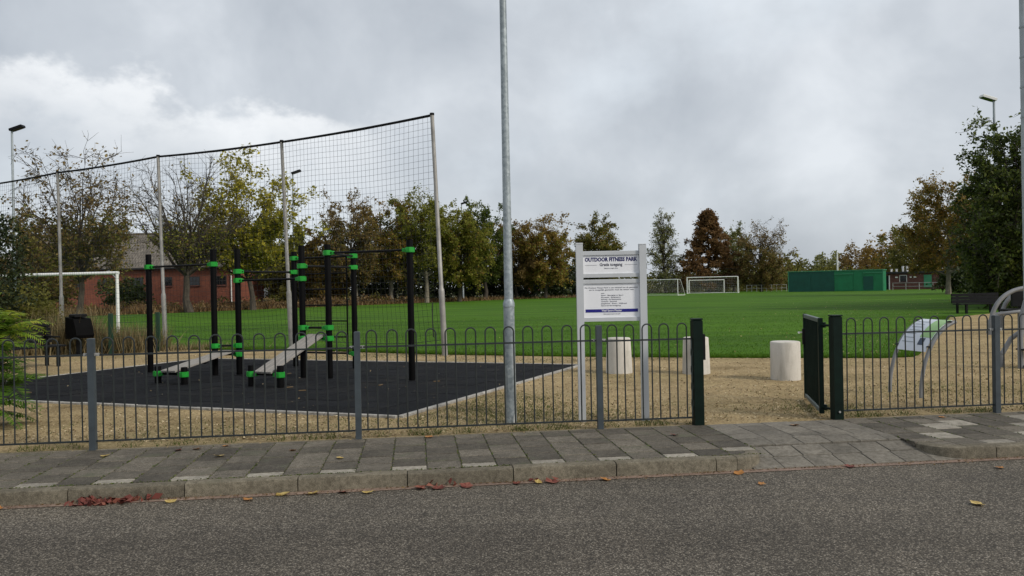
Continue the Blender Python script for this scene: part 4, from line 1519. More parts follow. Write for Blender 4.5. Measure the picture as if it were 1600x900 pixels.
def build_far():
    # long brick barn
    h = thing('brick_barn', 'long low red brick building with small barred windows and grey tiled roof', 'building', (-36, 75, 0))
    x0, x1, ev = -12.0, 9.95, 3.95
    MB().box((x0, 0, -0.2), (x1, 9, ev)).build('wall', 'brick', h)
    rf = MB()
    rg = 7.45
    rf.add([(x0 - 0.3, -0.35, ev - 0.02), (x1 + 0.12, -0.35, ev - 0.02), (x1 - 3.6, 4.5, rg), (x0 - 0.3, 4.5, rg), (x0 - 0.3, 9.35, ev - 0.02), (x1 + 0.12, 9.35, ev - 0.02)],
           [(0, 1, 2, 3), (3, 2, 5, 4), (1, 5, 2), (0, 3, 4), (0, 4, 5, 1)])
    roof = rf.build('roof', 'roof_tiles', h)
    MB().box((x0 - 0.3, -0.46, ev - 0.14), (x1 + 0.15, -0.36, ev + 0.0), 0.02).build('gutter', 'roof_black', roof)
    MB().tube([(x0 - 0.3, 4.5, rg + 0.02), (x1 - 3.6, 4.5, rg + 0.02)], 0.13, 8).build('ridge', 'roof_tiles', roof)
    MB().tube([(x1 - 3.55, 4.45, rg + 0.02), (x1 + 0.12, -0.35, ev + 0.05)], 0.11, 8).build('ridge', 'roof_tiles', roof)
    for x in (0.95, 3.65, 6.25, 8.75, -1.8, -4.6, -7.4):
        window(h, x, 0, 2.25, 3.02, 0.92, 'frame_dark')
    MB().tube([(x1 - 0.22, -0.1, 0), (x1 - 0.22, -0.1, ev - 0.12)], 0.05, 8).build('downpipe', 'bright_bits', h, True)
    # house behind
    h = thing('brick_house', 'red brick house with grey lean-to behind the white parked car', 'building', (-31.0, 98, 0))
    MB().box((-5.0, 0, -0.2), (3.2, 8, 4.6)).build('wall', 'brick', h)
    rf = MB()
    rf.add([(-5.3, -0.3, 4.58), (3.5, -0.3, 4.58), (3.5, 4, 7.4), (-5.3, 4, 7.4), (-5.3, 8.3, 4.58), (3.5, 8.3, 4.58)], [(0, 1, 2, 3), (3, 2, 5, 4), (1, 5, 2), (0, 3, 4), (0, 4, 5, 1)])
    r_ = rf.build('roof', 'roof_tiles', h)
    MB().box((-3.4, 3.2, 6.2), (-2.5, 4.2, 8.8)).build('chimney', 'brick', r_)
    MB().box((-4.2, -2.6, -0.2), (1.2, -0.005, 2.8)).build('lean_to', 'grey_render', h)
    MB().add([(-4.4, -2.8, 2.81), (1.4, -2.8, 2.81), (1.4, -0.01, 3.5), (-4.4, -0.01, 3.5), (-4.4, -2.8, 2.93), (1.4, -2.8, 2.93), (1.4, -0.01, 3.62), (-4.4, -0.01, 3.62)], [(0, 3, 2, 1), (4, 5, 6, 7), (0, 1, 5, 4), (1, 2, 6, 5), (2, 3, 7, 6), (3, 0, 4, 7)]).build('lean_to_roof', 'grey_render', h)
    window(h, -1.4, -2.6, 1.0, 2.2, 1.5, 'white_paint', False)
    window(h, 2.1, 0, 1.0, 2.3, 1.0, 'white_paint', False)
    car('white parked car in front of the brick house at left', (-28.0, 88, 0.55), R(4), 'car_white')
    MB()
    car('red parked car seen under the trees behind the lamp post', (3.2, 121, 0), R(80), 'car_red')
    car('pale parked car behind the lamp post, partly hidden by trunks', (1.2, 124, 0), R(100), 'car_silver', True)

    # white boundary rail
    f = thing('white_rail', 'low white boundary rail beyond the field left of the sign', 'rail', (2.6, 119, 0))
    for k in range(6):
        MB().box((1.7 * k, 0, -0.1), (1.7 * k + 0.1, 0.1, 0.55)).build('post', 'white_paint', f)
    MB().box((-0.3, -0.06, 0.42), (9.2, -0.002, 0.82)).build('board', 'white_paint', f)

    # goals on the field
    goal('football_goal', 'long white football goal partly hidden behind the sign', (7.8, 114.5, 0), (20.9, 100.9, 0), 2.05, 1.6, 0.05)
    goal('football_goal', 'large white football goal in front of the rust brown tree', (25.6, 117.0, 0), (32.3, 114.4, 0), 2.36, 1.5, 0.065)
    goal('football_goal', 'smaller white football goal standing inside the large one', (26.2, 118.2, 0), (31.2, 117.6, 0), 1.95, 1.2, 0.05)

    # green site container
    a = Vector((39.0, 113.0, 0))
    b = Vector((49.4, 106.4, 0))
    d = b - a
    L_ = d.length
    ang = math.atan2(d.y, d.x)
    c = thing('green_container', 'long dark and bright green boarded container on the far side of the field', 'container', tuple(a), ang)
    MB().box((0.05, 0.06, -0.1), (L_ - 0.05, 3.0, 2.78)).build('shell', 'container_mid', c)
    widths = [(0.0, 0.25, 'container_dark'), (0.25, 0.50, 'container_dark'), (0.50, 0.70, 'container_mid'), (0.70, 0.795, 'container_mid'), (0.795, 1.0, 'container_mid')]
    for i, (p, q, m) in enumerate(widths):
        MB().box((L_ * p + 0.01, 0.0 - 0.01 * (i % 2), 0.0), (L_ * q - 0.01, 0.055, 2.74 + 0.02 * i), 0.01).build('wall_panel', m, c)
    MB().box((L_ * 0.50 + 0.06, -0.05, 0.12), (L_ * 0.69, -0.012, 1.95), 0.01).build('door', 'container_mid', c)
    MB().box((L_ * 0.50, -0.10, 2.32), (L_ * 0.70, -0.012, 2.42), 0.01).build('door_track', 'container_trim', c)
    MB().box((L_ * 0.80, -0.10, 2.42), (L_ * 0.99, -0.012, 2.52), 0.01).build('door_track', 'container_trim', c)
    MB().box((L_ * 0.80, -0.045, 0.2), (L_ * 0.90, -0.013, 2.0), 0.01).build('hatch', 'container_dark', c)
    MB().box((-0.06, -0.07, 2.80), (L_ + 0.06, 3.05, 2.90), 0.01).build('roof_edge', 'container_trim', c)
    for x in (0.0, L_ - 0.1):
        MB().box((x, -0.05, 0.0), (x + 0.1, -0.012, 2.79)).build('corner_post', 'container_trim', c)

    # clubhouse hut
    hL, hR = Vector((54.4, 117.0, 0)), Vector((61.5, 113.0, 0))
    d = hR - hL
    ang = math.atan2(d.y, d.x)
    L_ = d.length
    h = thing('brick_hut', 'low dark brick hut with white framed window beside the green container', 'building', tuple(hL), ang)
    MB().box((0, 0, -0.2), (L_, 5, 2.35)).build('wall', 'brick_purple', h)
    MB().box((-0.5, -0.4, 2.36), (L_ + 2.4, 5.3, 2.62)).build('roof', 'roof_black', h)
    window(h, 2.55, 0, 1.15, 2.05, 0.85, 'white_paint', False)
    dr = MB().box((0.25, -0.04, 0.0), (0.65, 0.01, 2.05)).build('door', 'glass_dark', h)
    MB().box((0.66, -0.06, 0.0), (0.80, 0.01, 2.12)).build('frame', 'white_paint', dr)
    for x, s in ((2.45, 0.75), (3.0, 0.75), (0.9, 0.35), (1.6, 0.35)):
        MB().lathe([(0.14, 0), (0.14, s), (0.18, s), (0.18, s + 0.06)], (x, 1.5, 2.62), 10).build('roof_vent', 'bright_bits', h)
    for x in (1.5, 3.4, 3.9):
        MB().box((x, -0.08, 1.72), (x + 0.35, -0.002, 1.9), 0.01).build('wall_lamp', 'bright_bits', h)
    MB().box((5.2, -0.06, 0.3), (6.2, -0.002, 2.1)).build('shutter', 'container_trim', h)
    MB().box((L_ + 1.0, 0.2, 0.0), (L_ + 1.25, 0.45, 2.36)).build('canopy_post', 'white_paint', h)

    def post_rail(label, a, b, n, hh):
        a, b = Vector(a), Vector(b)
        f = thing('post_and_rail', label, 'fence', tuple(a))
        for k in range(n + 1):
            p = (b - a) * (k / n)
            MB().tube([p - Vector((0, 0, .1)), p + Vector((0, 0, hh))], 0.05, 6).build('post', 'dull_steel', f)
        for z in (hh - 0.05, hh * 0.5):
            MB().tube([Vector((0, 0, z)), (b - a) + Vector((0, 0, z))], 0.03, 6).build('rail', 'dull_steel', f)
    post_rail('grey post and rail barrier in front of the brick hut', (52.6, 110.5, 0), (60.5, 101.0, 0), 7, 1.05)
    post_rail('weathered post and rail barrier left of the green container', (35.5, 121.0, 0), (41.5, 121.0, 0), 8, 1.1)

    floodlight('floodlight mast with dark lamp at the far left, above the shrub', -31.05, 50, 11.9, False, 1)
    floodlight('floodlight mast with dark lamp seen through the ball net', -19.0, 70, 11.8, False, 1)
    floodlight('floodlight mast with dark lamp left of the dark green tree', -5.65, 92.5, 11.2, False, 1)
    floodlight('floodlight mast with pale lamp above the dark trees at right', 27.9, 46, 11.7, True, -1)
    m = thing('flag_pole', 'short white pole rising behind the green container', 'pole', (50.9, 125, 0))
    MB().lathe([(0.14, -0.1), (0.12, 5.9)], n=10).build('pole', 'bright_bits', m, True)
    MB().lathe([(0.15, 5.9), (0.08, 6.05)], n=10).build('finial', 'bright_bits', m, True)


build_far()

# ------------------------------------------------------------------ trees


def bez(a, c, b, n):
    return [a * (1 - t) ** 2 + c * 2 * t * (1 - t) + b * t * t for t in [i / n for i in range(n + 1)]]


def tree(name, label, loc, H, RC, base, shape='round', limbs=24, subs=7, twigs=4, leaves=6000, size=0.3, mat='leaf_olive', bark='bark_dark', seed=1, trunk=None, top_bare=0.0, rise=0.5, spread=0.4, group='trees around the playing field', lean=0.0, thick=1.0, second=None):
    if 14 < seed < 25 or seed in (27, 28, 29):
        leaves, size = int(leaves * 1.55), size * 0.86
    rng = np.random.default_rng(seed)
    t = thing(name, label, 'tree', (loc[0], loc[1], 0), 0.0, group)
    tr = trunk or H * 0.017 + 0.05
    zc, zr = (H + base) / 2, (H - base) / 2

    def env(z, az):
        f = (z - base) / (H - base)
        wob = 0.84 + 0.13 * math.sin(2.0 * az + seed) + 0.12 * math.sin(3.3 * az + 7 * f + seed * 1.7) + 0.10 * math.sin(8 * f + 2 * az + seed * .7)
        if shape == 'round':
            return RC * math.sqrt(max(0.02, 1 - (abs(2 * f - 0.86) / 1.16) ** 2.2)) * wob
        if shape == 'cone':
            return RC * (max(0.0, 1 - f) ** 0.78 * (0.6 + 0.4 * min(1, f * 6)) + 0.03) * wob
        if shape == 'larch':
            return RC * (max(0.0, 1 - f) ** 0.55 * (0.55 + 0.45 * min(1, f * 4)) + 0.06) * wob * (0.8 + 0.35 * math.sin(23 * f + az))
        if shape == 'vase':
            return RC * math.sqrt(max(0.02, 1 - (abs(2 * f - 1.05) / 1.1) ** 2.0)) * wob
        return RC * wob
    paths, tips = [], []
    nt_ = 8
    TH = H * (0.95 if shape in ('cone', 'larch') else 0.72)
    tz = [TH * i / nt_ for i in range(nt_ + 1)]
    jx = np.cumsum(rng.normal(0, 0.012 * H * (0.7 if shape != 'cone' else 0.2), nt_ + 1))
    jy = np.cumsum(rng.normal(0, 0.012 * H * (0.7 if shape != 'cone' else 0.2), nt_ + 1))
    jx -= jx[0]
    jy -= jy[0]
    tp = [np.array([jx[i] + lean * (tz[i] / H) ** 1.4, jy[i], tz[i] - (0.15 if i == 0 else 0)]) for i in range(nt_ + 1)]
    trad = [max(0.02, tr * (1.25 if i == 0 else (1 - i / (nt_ + 0.3)) ** 0.95)) for i in range(nt_ + 1)]

    def trunk_at(z):
        f = min(max(z / TH, 0), 0.999) * nt_
        i = int(f)
        return tp[i] + (tp[i + 1] - tp[i]) * (f - i), trad[i] + (trad[i + 1] - trad[i]) * (f - i)
    for k in range(limbs):
        f = (k + rng.uniform(0.1, 0.9)) / limbs
        az = k * 2.39996 + rng.uniform(-0.4, 0.4)
        ze = base + (H - base) * (f * 0.97 + 0.02)
        re = env(ze, az) * rng.uniform(0.78, 1.08)
        if shape == 'cone':
            zs = max(base * 0.5, ze + re * rng.uniform(-0.15, 0.25))
        else:
            zs = max(base * 0.62, ze - (ze - base * 0.55) * rng.uniform(rise * 0.6, rise * 1.3) - 0.25 * re)
        a, ra = trunk_at(zs)
        ctr, _ = trunk_at(ze)
        b = np.array([ctr[0] + re * math.cos(az), ctr[1] + re * math.sin(az), ze])
        mid = (a + b) / 2
        mid[2] += (0.10 if shape != 'vase' else -0.12) * np.linalg.norm(b - a) * rng.uniform(0.2, 1.2) * (1 if shape != 'cone' else -0.3)
        ln = np.linalg.norm(b - a)
        p = bez(a, mid, b, 5)
        p = [q + rng.normal(0, 0.02 * ln, 3) * (0 if i in (0,) else 1) for i, q in enumerate(p)]
        r0 = min(ra * 0.66, 0.021 * ln + 0.018) * thick
        paths.append((p, [max(0.011, r0 * (1 - i / 5.6)) for i in range(6)]))
        for s in range(subs):
            u = rng.uniform(0.22, 1.0) * 5
            i = min(int(u), 4)
            q = p[i] + (p[i + 1] - p[i]) * (u - i)
            dv = rng.normal(size=3)
            out = np.array([math.cos(az), math.sin(az), 0.35])
            dv = dv / np.linalg.norm(dv) + out * 0.8
            if shape == 'vase':
                dv = dv + np.array([0, 0, 0.7])
            if shape == 'cone':
                dv[2] *= 0.35
            dv /= np.linalg.norm(dv)
            l2 = spread * RC * rng.uniform(0.4, 1.0) * (1.0 if shape != 'cone' else max(0.3, re / RC))
            e = q + dv * l2
            m = (q + e) / 2 + rng.normal(0, 0.06 * l2, 3) + np.array([0, 0, 0.06 * l2])
            sp = [q, m, e]
            paths.append((sp, [(0.018 + 0.005 * l2) * thick, 0.015 * thick, 0.010 * thick]))
            w = max(0.0, 1.0 - top_bare * max(0.0, (e[2] - base) / (H - base)) ** 1.2)
            tips.append((q, e, w))
            for _ in range(twigs):
                v = rng.uniform(0.25, 1.0)
                g = q + (e - q) * v
                d2 = rng.normal(size=3)
                d2 = d2 / np.linalg.norm(d2) + dv * 0.7
                if shape == 'cone':
                    d2[2] *= 0.5
                d2 /= np.linalg.norm(d2)
                e2 = g + d2 * l2 * rng.uniform(0.3, 0.75)
                paths.append(([g, (g + e2) / 2 + rng.normal(0, 0.03 * l2, 3), e2], [0.012 * thick, 0.009 * thick, 0.006 * thick]))
                tips.append((g, e2, w))
    MB().tube([tuple(p) for p in tp], trad, 9, cap=True).build('trunk', bark, t, True)
    tubes_np([([tuple(q) for q in p], r_) for p, r_ in paths], 3).build('limbs', bark, t)
    if leaves:
        A = np.array([x[0] for x in tips])
        B = np.array([x[1] for x in tips])
        W = np.array([x[2] for x in tips]) * rng.uniform(0.15, 1.0, len(tips)) ** 1.2
        cl = rng.uniform(0, 1, len(tips))
        W = W / W.sum()
        idx = rng.choice(len(tips), leaves, p=W)
        s = rng.uniform(0.15, 1.08, leaves)[:, None]
        P = A[idx] + (B[idx] - A[idx]) * s + rng.normal(0, size * 0.75, (leaves, 3))
        ln = size * rng.uniform(0.45, 0.85, leaves)
        U, V = rand_axes(rng, leaves, ln, ln * rng.uniform(0.45, 0.75, leaves), 0.15)
        tint = 0.55 * cl[idx] + 0.45 * rng.uniform(0, 1, leaves)
        cards('crown', mat, P, U, V, tint, t, fold=0.3)
        if second:
            m2, n2, zmax = second
            ok = (A[:, 2] < base + (H - base) * zmax)
            ids = np.nonzero(ok)[0]
            if len(ids):
                ix = rng.choice(ids, n2)
                P = A[ix] + (B[ix] - A[ix]) * rng.uniform(0, 1.1, n2)[:, None] + rng.normal(0, size * 0.9, (n2, 3))
                ln = size * rng.uniform(0.45, 0.85, n2)
                U, V = rand_axes(rng, n2, ln, ln * 0.6, 0.15)
                cards('lower_crown', m2, P, U, V, 0.5 * cl[ix] + 0.5 * rng.uniform(0, 1, n2), t, fold=0.3)
    return t


def blobs(name, mat, spots, n, size, seed, kind='stuff', parent=None, flat=0.1, label=None, cat=None, shell=0.55):
    """leafy mass: spots = (x, y, z, rx, ry, rz)"""
    rng = np.random.default_rng(seed)
    sp = np.array(spots, float)
    w = sp[:, 3] * sp[:, 4] + sp[:, 3] * sp[:, 5]
    idx = rng.choice(len(sp), n, p=w / w.sum())
    d = rng.normal(size=(n, 3))
    d /= np.linalg.norm(d, axis=1, keepdims=True)
    r_ = rng.uniform(shell, 1.0, n) ** 0.6
    bump_ = 1 + 0.22 * np.sin(d[:, 0] * 5 + idx * 1.3) * np.sin(d[:, 2] * 6 + idx) + 0.12 * np.sin(d[:, 1] * 11 + idx * 2.1)
    P = sp[idx, :3] + d * sp[idx, 3:6] * (r_ * bump_)[:, None] + rng.normal(0, size * 0.4, (n, 3))
    P[:, 2] = np.maximum(P[:, 2], 0.02)
    ln = size * rng.uniform(0.4, 0.85, n)
    U, V = rand_axes(rng, n, ln, ln * rng.uniform(0.4, 0.7, n), flat)
    cl = rng.uniform(0, 1, 997)
    key = (np.floor(P[:, 0] / (size * 3)) * 73 + np.floor(P[:, 1] / (size * 3)) * 37 + np.floor(P[:, 2] / (size * 3)) * 19).astype(int) % 997
    tint = 0.5 * cl[key] + 0.5 * rng.uniform(0, 1, n)
    o = cards(name, mat, P, U, V, tint, parent, fold=0.3)
    if parent is None:
        tag(o, label, cat, kind=kind)
    return o


def shrub(name, label, loc, r_, h, mat, n, size, seed, group='shrubs', ry=None):
    t = thing(name, label, 'shrub', (loc[0], loc[1], 0), 0, group)
    rng = np.random.default_rng(seed + 100)
    paths = []
    spots = []
    for k in range(9):
        az = rng.uniform(0, 6.28)
        q = rng.uniform(0.1, 0.75)
        e = np.array([math.cos(az) * r_ * q, math.sin(az) * (ry or r_) * q, h * rng.uniform(0.45, 0.92)])
        a = np.array([math.cos(az) * r_ * 0.1, math.sin(az) * r_ * 0.1, -0.05])
        paths.append(([tuple(x) for x in bez(a, (a + e) / 2 + np.array([0, 0, 0.2 * h]), e, 4)], [0.03 * h * 0.4, 0.02, 0.016, 0.012, 0.008]))
        spots.append((e[0], e[1], e[2] * 0.85, r_ * 0.45, (ry or r_) * 0.45, min(h * 0.30, h - e[2] * 0.85)))
    spots.append((0, 0, h * 0.35, r_ * 0.85, (ry or r_) * 0.85, h * 0.38))
    spots.append((0, 0, h * 0.55, r_ * 0.6, (ry or r_) * 0.6, h * 0.4))
    tubes_np(paths, 4).build('stem', 'bark_dark', t)
    blobs('foliage', mat, spots, n, size, seed, parent=t)
    return t


def build_trees():
    T = tree
    T('autumn_tree', 'broad half-bare brown autumn tree behind the near goal at left', (-26.1, 48), 10.5, 4.1, 3.7, 'round', 32, 9, 6, 4600, 0.155, 'leaf_brown', 'bark_dark', 11, 0.20, top_bare=0.55, rise=0.62, spread=0.42, second=('leaf_olive', 3600, 0.36), thick=1.0)
    T('autumn_tree', 'smaller brown-green tree behind the dark shrub at the left edge', (-33.2, 56), 6.6, 3.4, 1.0, 'round', 22, 7, 4, 7500, 0.20, 'leaf_brown', 'bark_dark', 12, second=('leaf_olive', 3500, 0.8))
    T('bare_tree', 'almost bare pale-trunked tree in front of the brick building', (-25.0, 62), 11.6, 4.9, 4.6, 'vase', 36, 9, 5, 900, 0.16, 'leaf_brown', 'bark_dark', 13, 0.30, top_bare=0.9, rise=0.62, spread=0.45, second=('leaf_lime', 2600, 0.22), thick=1.25)
    T('yellow_tree', 'yellow-green leafed tree right of the bare tree', (-21.4, 66), 12.4, 4.4, 4.0, 'vase', 32, 8, 4, 9500, 0.23, 'leaf_yellow', 'bark_dark', 14, 0.24, rise=0.6, spread=0.42, second=('leaf_lime', 5600, 0.42), thick=0.9)
    T('autumn_tree', 'low olive tree just right of the yellow tree', (-22.8, 82), 8.0, 3.2, 0.8, 'round', 22, 7, 4, 9500, 0.24, 'leaf_olive', 'bark_dark', 15)
    T('autumn_tree', 'low orange-brown tree behind the wall bars', (-19.2, 82), 7.8, 3.4, 0.8, 'round', 22, 7, 4, 9500, 0.24, 'leaf_orange', 'bark_dark', 16, second=('leaf_olive', 4000, 0.7))
    T('autumn_tree', 'tall loose brownish tree above the middle of the exercise rig', (-15.6, 80), 11.2, 3.6, 3.3, 'round', 28, 8, 5, 7500, 0.21, 'leaf_brown', 'bark_pale', 17, rise=0.6, top_bare=0.3, second=('leaf_olive', 5200, 0.6))
    T('autumn_tree', 'orange-brown tree with pale trunk left of the tall rig post', (-12.6, 84), 10.7, 4.1, 3.3, 'round', 28, 8, 5, 9500, 0.23, 'leaf_orange', 'bark_pale', 18, second=('leaf_lime', 4500, 0.9), thick=0.8)
    T('autumn_tree', 'olive green tree with crooked pale trunk behind the net end pole', (-9.0, 84), 11.8, 4.2, 3.8, 'round', 30, 8, 5, 11500, 0.22, 'leaf_lime', 'bark_pale', 19, lean=-0.7, second=('leaf_green', 3000, 0.6), thick=0.8)
    T('autumn_tree', 'yellow-green bushy tree just right of the net end pole', (-5.7, 86), 10.6, 3.7, 2.6, 'round', 28, 8, 5, 12500, 0.22, 'leaf_lime', 'bark_dark', 20, second=('leaf_orange', 2500, 0.9))
    T('green_tree', 'dark green airy tree left of the lamp post', (-3.2, 95), 12.0, 3.2, 3.0, 'round', 26, 8, 5, 9000, 0.24, 'leaf_green', 'bark_dark', 21)
    T('autumn_tree', 'rusty brown tree directly behind the lamp post', (0.6, 98), 9.4, 3.3, 2.2, 'round', 24, 8, 5, 9000, 0.24, 'leaf_brown', 'bark_dark', 22)
    T('autumn_tree', 'broad golden-brown tree with dark trunk right of the lamp post', (4.1, 98), 10.1, 4.3, 2.4, 'round', 30, 9, 5, 9500, 0.24, 'leaf_orange', 'bark_dark', 23, 0.24, top_bare=0.25, second=('leaf_lime', 5000, 0.7))
    T('autumn_tree', 'dense olive-brown tree rising behind the sign top', (11.9, 110), 10.5, 3.9, 2.0, 'round', 28, 8, 5, 12000, 0.25, 'leaf_olive', 'bark_dark', 24, second=('leaf_orange', 3500, 1.0))
    T('larch_tree', 'thin see-through conical tree right of the sign', (24.0, 125), 12.8, 4.0, 1.4, 'larch', 44, 8, 5, 5200, 0.20, 'leaf_pale', 'bark_dark', 25, spread=0.36, thick=1.5, rise=0.35)
    T('rust_tree', 'dense rust-brown conical tree behind the goals', (30.8, 125), 12.8, 7.0, 0.6, 'cone', 84, 8, 5, 30000, 0.26, 'leaf_rust', 'bark_dark', 26, spread=0.25)
    T('green_tree', 'pale green tree peeping out right of the rust-brown tree', (36.3, 131), 10.8, 3.2, 1.4, 'round', 24, 8, 4, 9000, 0.26, 'leaf_pale', 'bark_dark', 27)
    T('autumn_tree', 'loose brown tree with bare top left of the green container', (38.0, 122), 10.8, 4.2, 1.2, 'round', 30, 9, 6, 8000, 0.22, 'leaf_brown', 'bark_dark', 28, top_bare=0.8, second=('leaf_olive', 5000, 0.6), thick=1.3)
    T('autumn_tree', 'brown-olive tree with pale trunk right of the hut', (40.9, 75), 11.2, 4.6, 2.8, 'round', 32, 9, 5, 13000, 0.20, 'leaf_orange', 'bark_pale', 29, second=('leaf_olive', 8000, 0.85))
    T('green_tree', 'big dark green tree filling the right edge below the pale floodlight', (24.3, 38), 9.4, 3.0, 0.7, 'round', 44, 10, 6, 24000, 0.135, 'leaf_green', 'bark_dark', 30, rise=0.7, second=('leaf_dark', 18000, 0.9))
    T('green_tree', 'dark leafy tree behind the mast at the right edge', (29.0, 40), 11.8, 4.1, 0.8, 'round', 40, 9, 5, 20000, 0.16, 'leaf_green', 'bark_dark', 31, second=('leaf_dark', 10000, 0.8))
    T('green_tree', 'dark tree low behind the bench at right', (29.2, 46), 7.6, 3.6, 0.5, 'round', 30, 8, 4, 15000, 0.18, 'leaf_dark', 'bark_dark', 32)
    far = 'far trees beyond the container'
    T('far_tree', 'low olive tree on the horizon just left of the container', (67.0, 192), 7.0, 5.6, 0.4, 'round', 20, 6, 3, 2600, 0.6, 'leaf_olive', 'bark_dark', 41, group=far)
    T('far_tree', 'grey-green tree on the horizon above the left end of the container', (71.0, 180), 7.4, 5.4, 0.4, 'round', 20, 6, 3, 2600, 0.55, 'leaf_pale', 'bark_dark', 42, group=far)
    T('far_tree', 'brown tree on the horizon right of the white pole', (74.0, 170), 8.8, 5.6, 0.4, 'round', 20, 6, 3, 3000, 0.5, 'leaf_brown', 'bark_dark', 43, group=far)
    T('far_tree', 'yellowish tree on the horizon above the hut', (72.5, 155), 10.2, 5.2, 0.6, 'round', 22, 6, 3, 3200, 0.45, 'leaf_orange', 'bark_dark', 44, group=far)
    T('far_tree', 'dark tree on the horizon behind the hut vents', (70.0, 142), 11.0, 4.6, 0.6, 'round', 22, 6, 3, 3400, 0.42, 'leaf_olive', 'bark_dark', 45, group=far)
    T('far_tree', 'olive-brown tree filling the gap right of the hut vents', (66.5, 130), 11.4, 4.8, 0.6, 'round', 24, 7, 4, 5200, 0.34, 'leaf_olive', 'bark_dark', 46, group=far)
    T('far_tree', 'orange-brown tree standing behind the pale-trunked tree at right', (67.0, 121), 10.2, 4.2, 0.6, 'round', 24, 7, 4, 6500, 0.28, 'leaf_orange', 'bark_dark', 47, group=far, second=('leaf_olive', 3000, 0.8))
    # dark shrub at the left edge and bushes at the path end
    shrub('evergreen_shrub', 'tall dark evergreen shrub at the left edge behind the feathery shrub', (-10.75, 14.3), 1.7, 3.75, 'leaf_evergreen', 26000, 0.062, 51)
    shrub('bramble_shrub', 'dark bramble bush under the near goal at left', (-13.3, 21.6), 1.5, 1.95, 'leaf_olive', 6500, 0.075, 52, ry=0.8)
    shrub('bramble_shrub', 'dark leafy bush between the shrub and the litter bin', (-14.6, 20.6), 1.3, 2.4, 'leaf_evergreen', 9000, 0.07, 53)
    shrub('ivy_shrub', 'dark ivy-like bush against the barn behind the near goal', (-34.0, 70.5), 2.2, 3.0, 'leaf_dark', 2600, 0.25, 54)
    shrub('clipped_hedge', 'dark hedge behind the rail at the foot of the brown-olive tree', (45.0, 79.5), 3.6, 2.6, 'leaf_dark', 6000, 0.24, 55, ry=1.2)
    # the wood behind the field: one mass
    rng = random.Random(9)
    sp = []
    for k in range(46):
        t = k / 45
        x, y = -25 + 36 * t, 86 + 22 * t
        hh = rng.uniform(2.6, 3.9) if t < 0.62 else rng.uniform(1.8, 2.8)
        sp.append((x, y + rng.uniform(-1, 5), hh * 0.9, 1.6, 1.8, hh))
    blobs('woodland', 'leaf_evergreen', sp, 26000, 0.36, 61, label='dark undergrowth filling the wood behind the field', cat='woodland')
    sp = []
    for k in range(40):
        t = k / 39
        sp.append((10 + 62 * t + rng.uniform(-1, 1), 128 + 12 * t + rng.uniform(0, 8), rng.uniform(1.0, 1.8), 2.4, 2.0, rng.uniform(1.6, 3.0)))
    blobs('hedgerow', 'leaf_olive', sp, 15000, 0.42, 62, label='ragged olive hedgerow along the far end of the field', cat='hedgerow')
    sp = []
    for k in range(26):
        t = k / 25
        sp.append((30 + 34 * t + rng.uniform(-1, 1), 48 + 40 * t + rng.uniform(0, 4), rng.uniform(0.9, 1.6), 1.8, 1.8, rng.uniform(1.4, 2.4)))
    blobs('hedgerow', 'leaf_dark', sp, 13000, 0.28, 63, label='dark hedgerow below the trees on the right side of the field', cat='hedgerow')
    sp = []
    for k in range(70):
        t = k / 69
        x, y = -130 + 380 * t, 250
        sp.append((x, y + rng.uniform(0, 20), 2.0, 5.0, 4.0, rng.uniform(2.5, 4.8)))
    blobs('distant_trees', 'leaf_olive', sp, 9000, 1.0, 64, label='distant line of trees on the horizon', cat='trees')
    sp = []
    for k in range(30):
        t = k / 29
        sp.append((-62 + 40 * t, 86 + rng.uniform(0, 6), 2.0, 2.0, 2.0, rng.uniform(1.5, 3.2)))
    blobs('hedgerow', 'leaf_olive', sp, 7000, 0.4, 65, label='scrub beside and behind the brick barn', cat='hedgerow')


build_trees()

# ------------------------------------------------------------------ weeds, grass, chips, leaves


def blades(name, mat, P, h, w, seed, lean=0.35, label=None, cat=None, tint=None):
    rng = np.random.default_rng(seed)
    n = len(P)
    d = rng.normal(0, lean, (n, 3))
    d[:, 2] = 1
    U = d * (h * rng.uniform(0.5, 1.2, n))[:, None]
    az = rng.uniform(0, 6.28, n)
    V = np.stack([np.cos(az), np.sin(az), np.zeros(n)], 1) * w
    t = tint if tint is not None else rng.uniform(0, 1, n)
    o = cards(name, mat, P, U, V, t, tri=True)
    return tag(o, label, cat, kind='stuff')


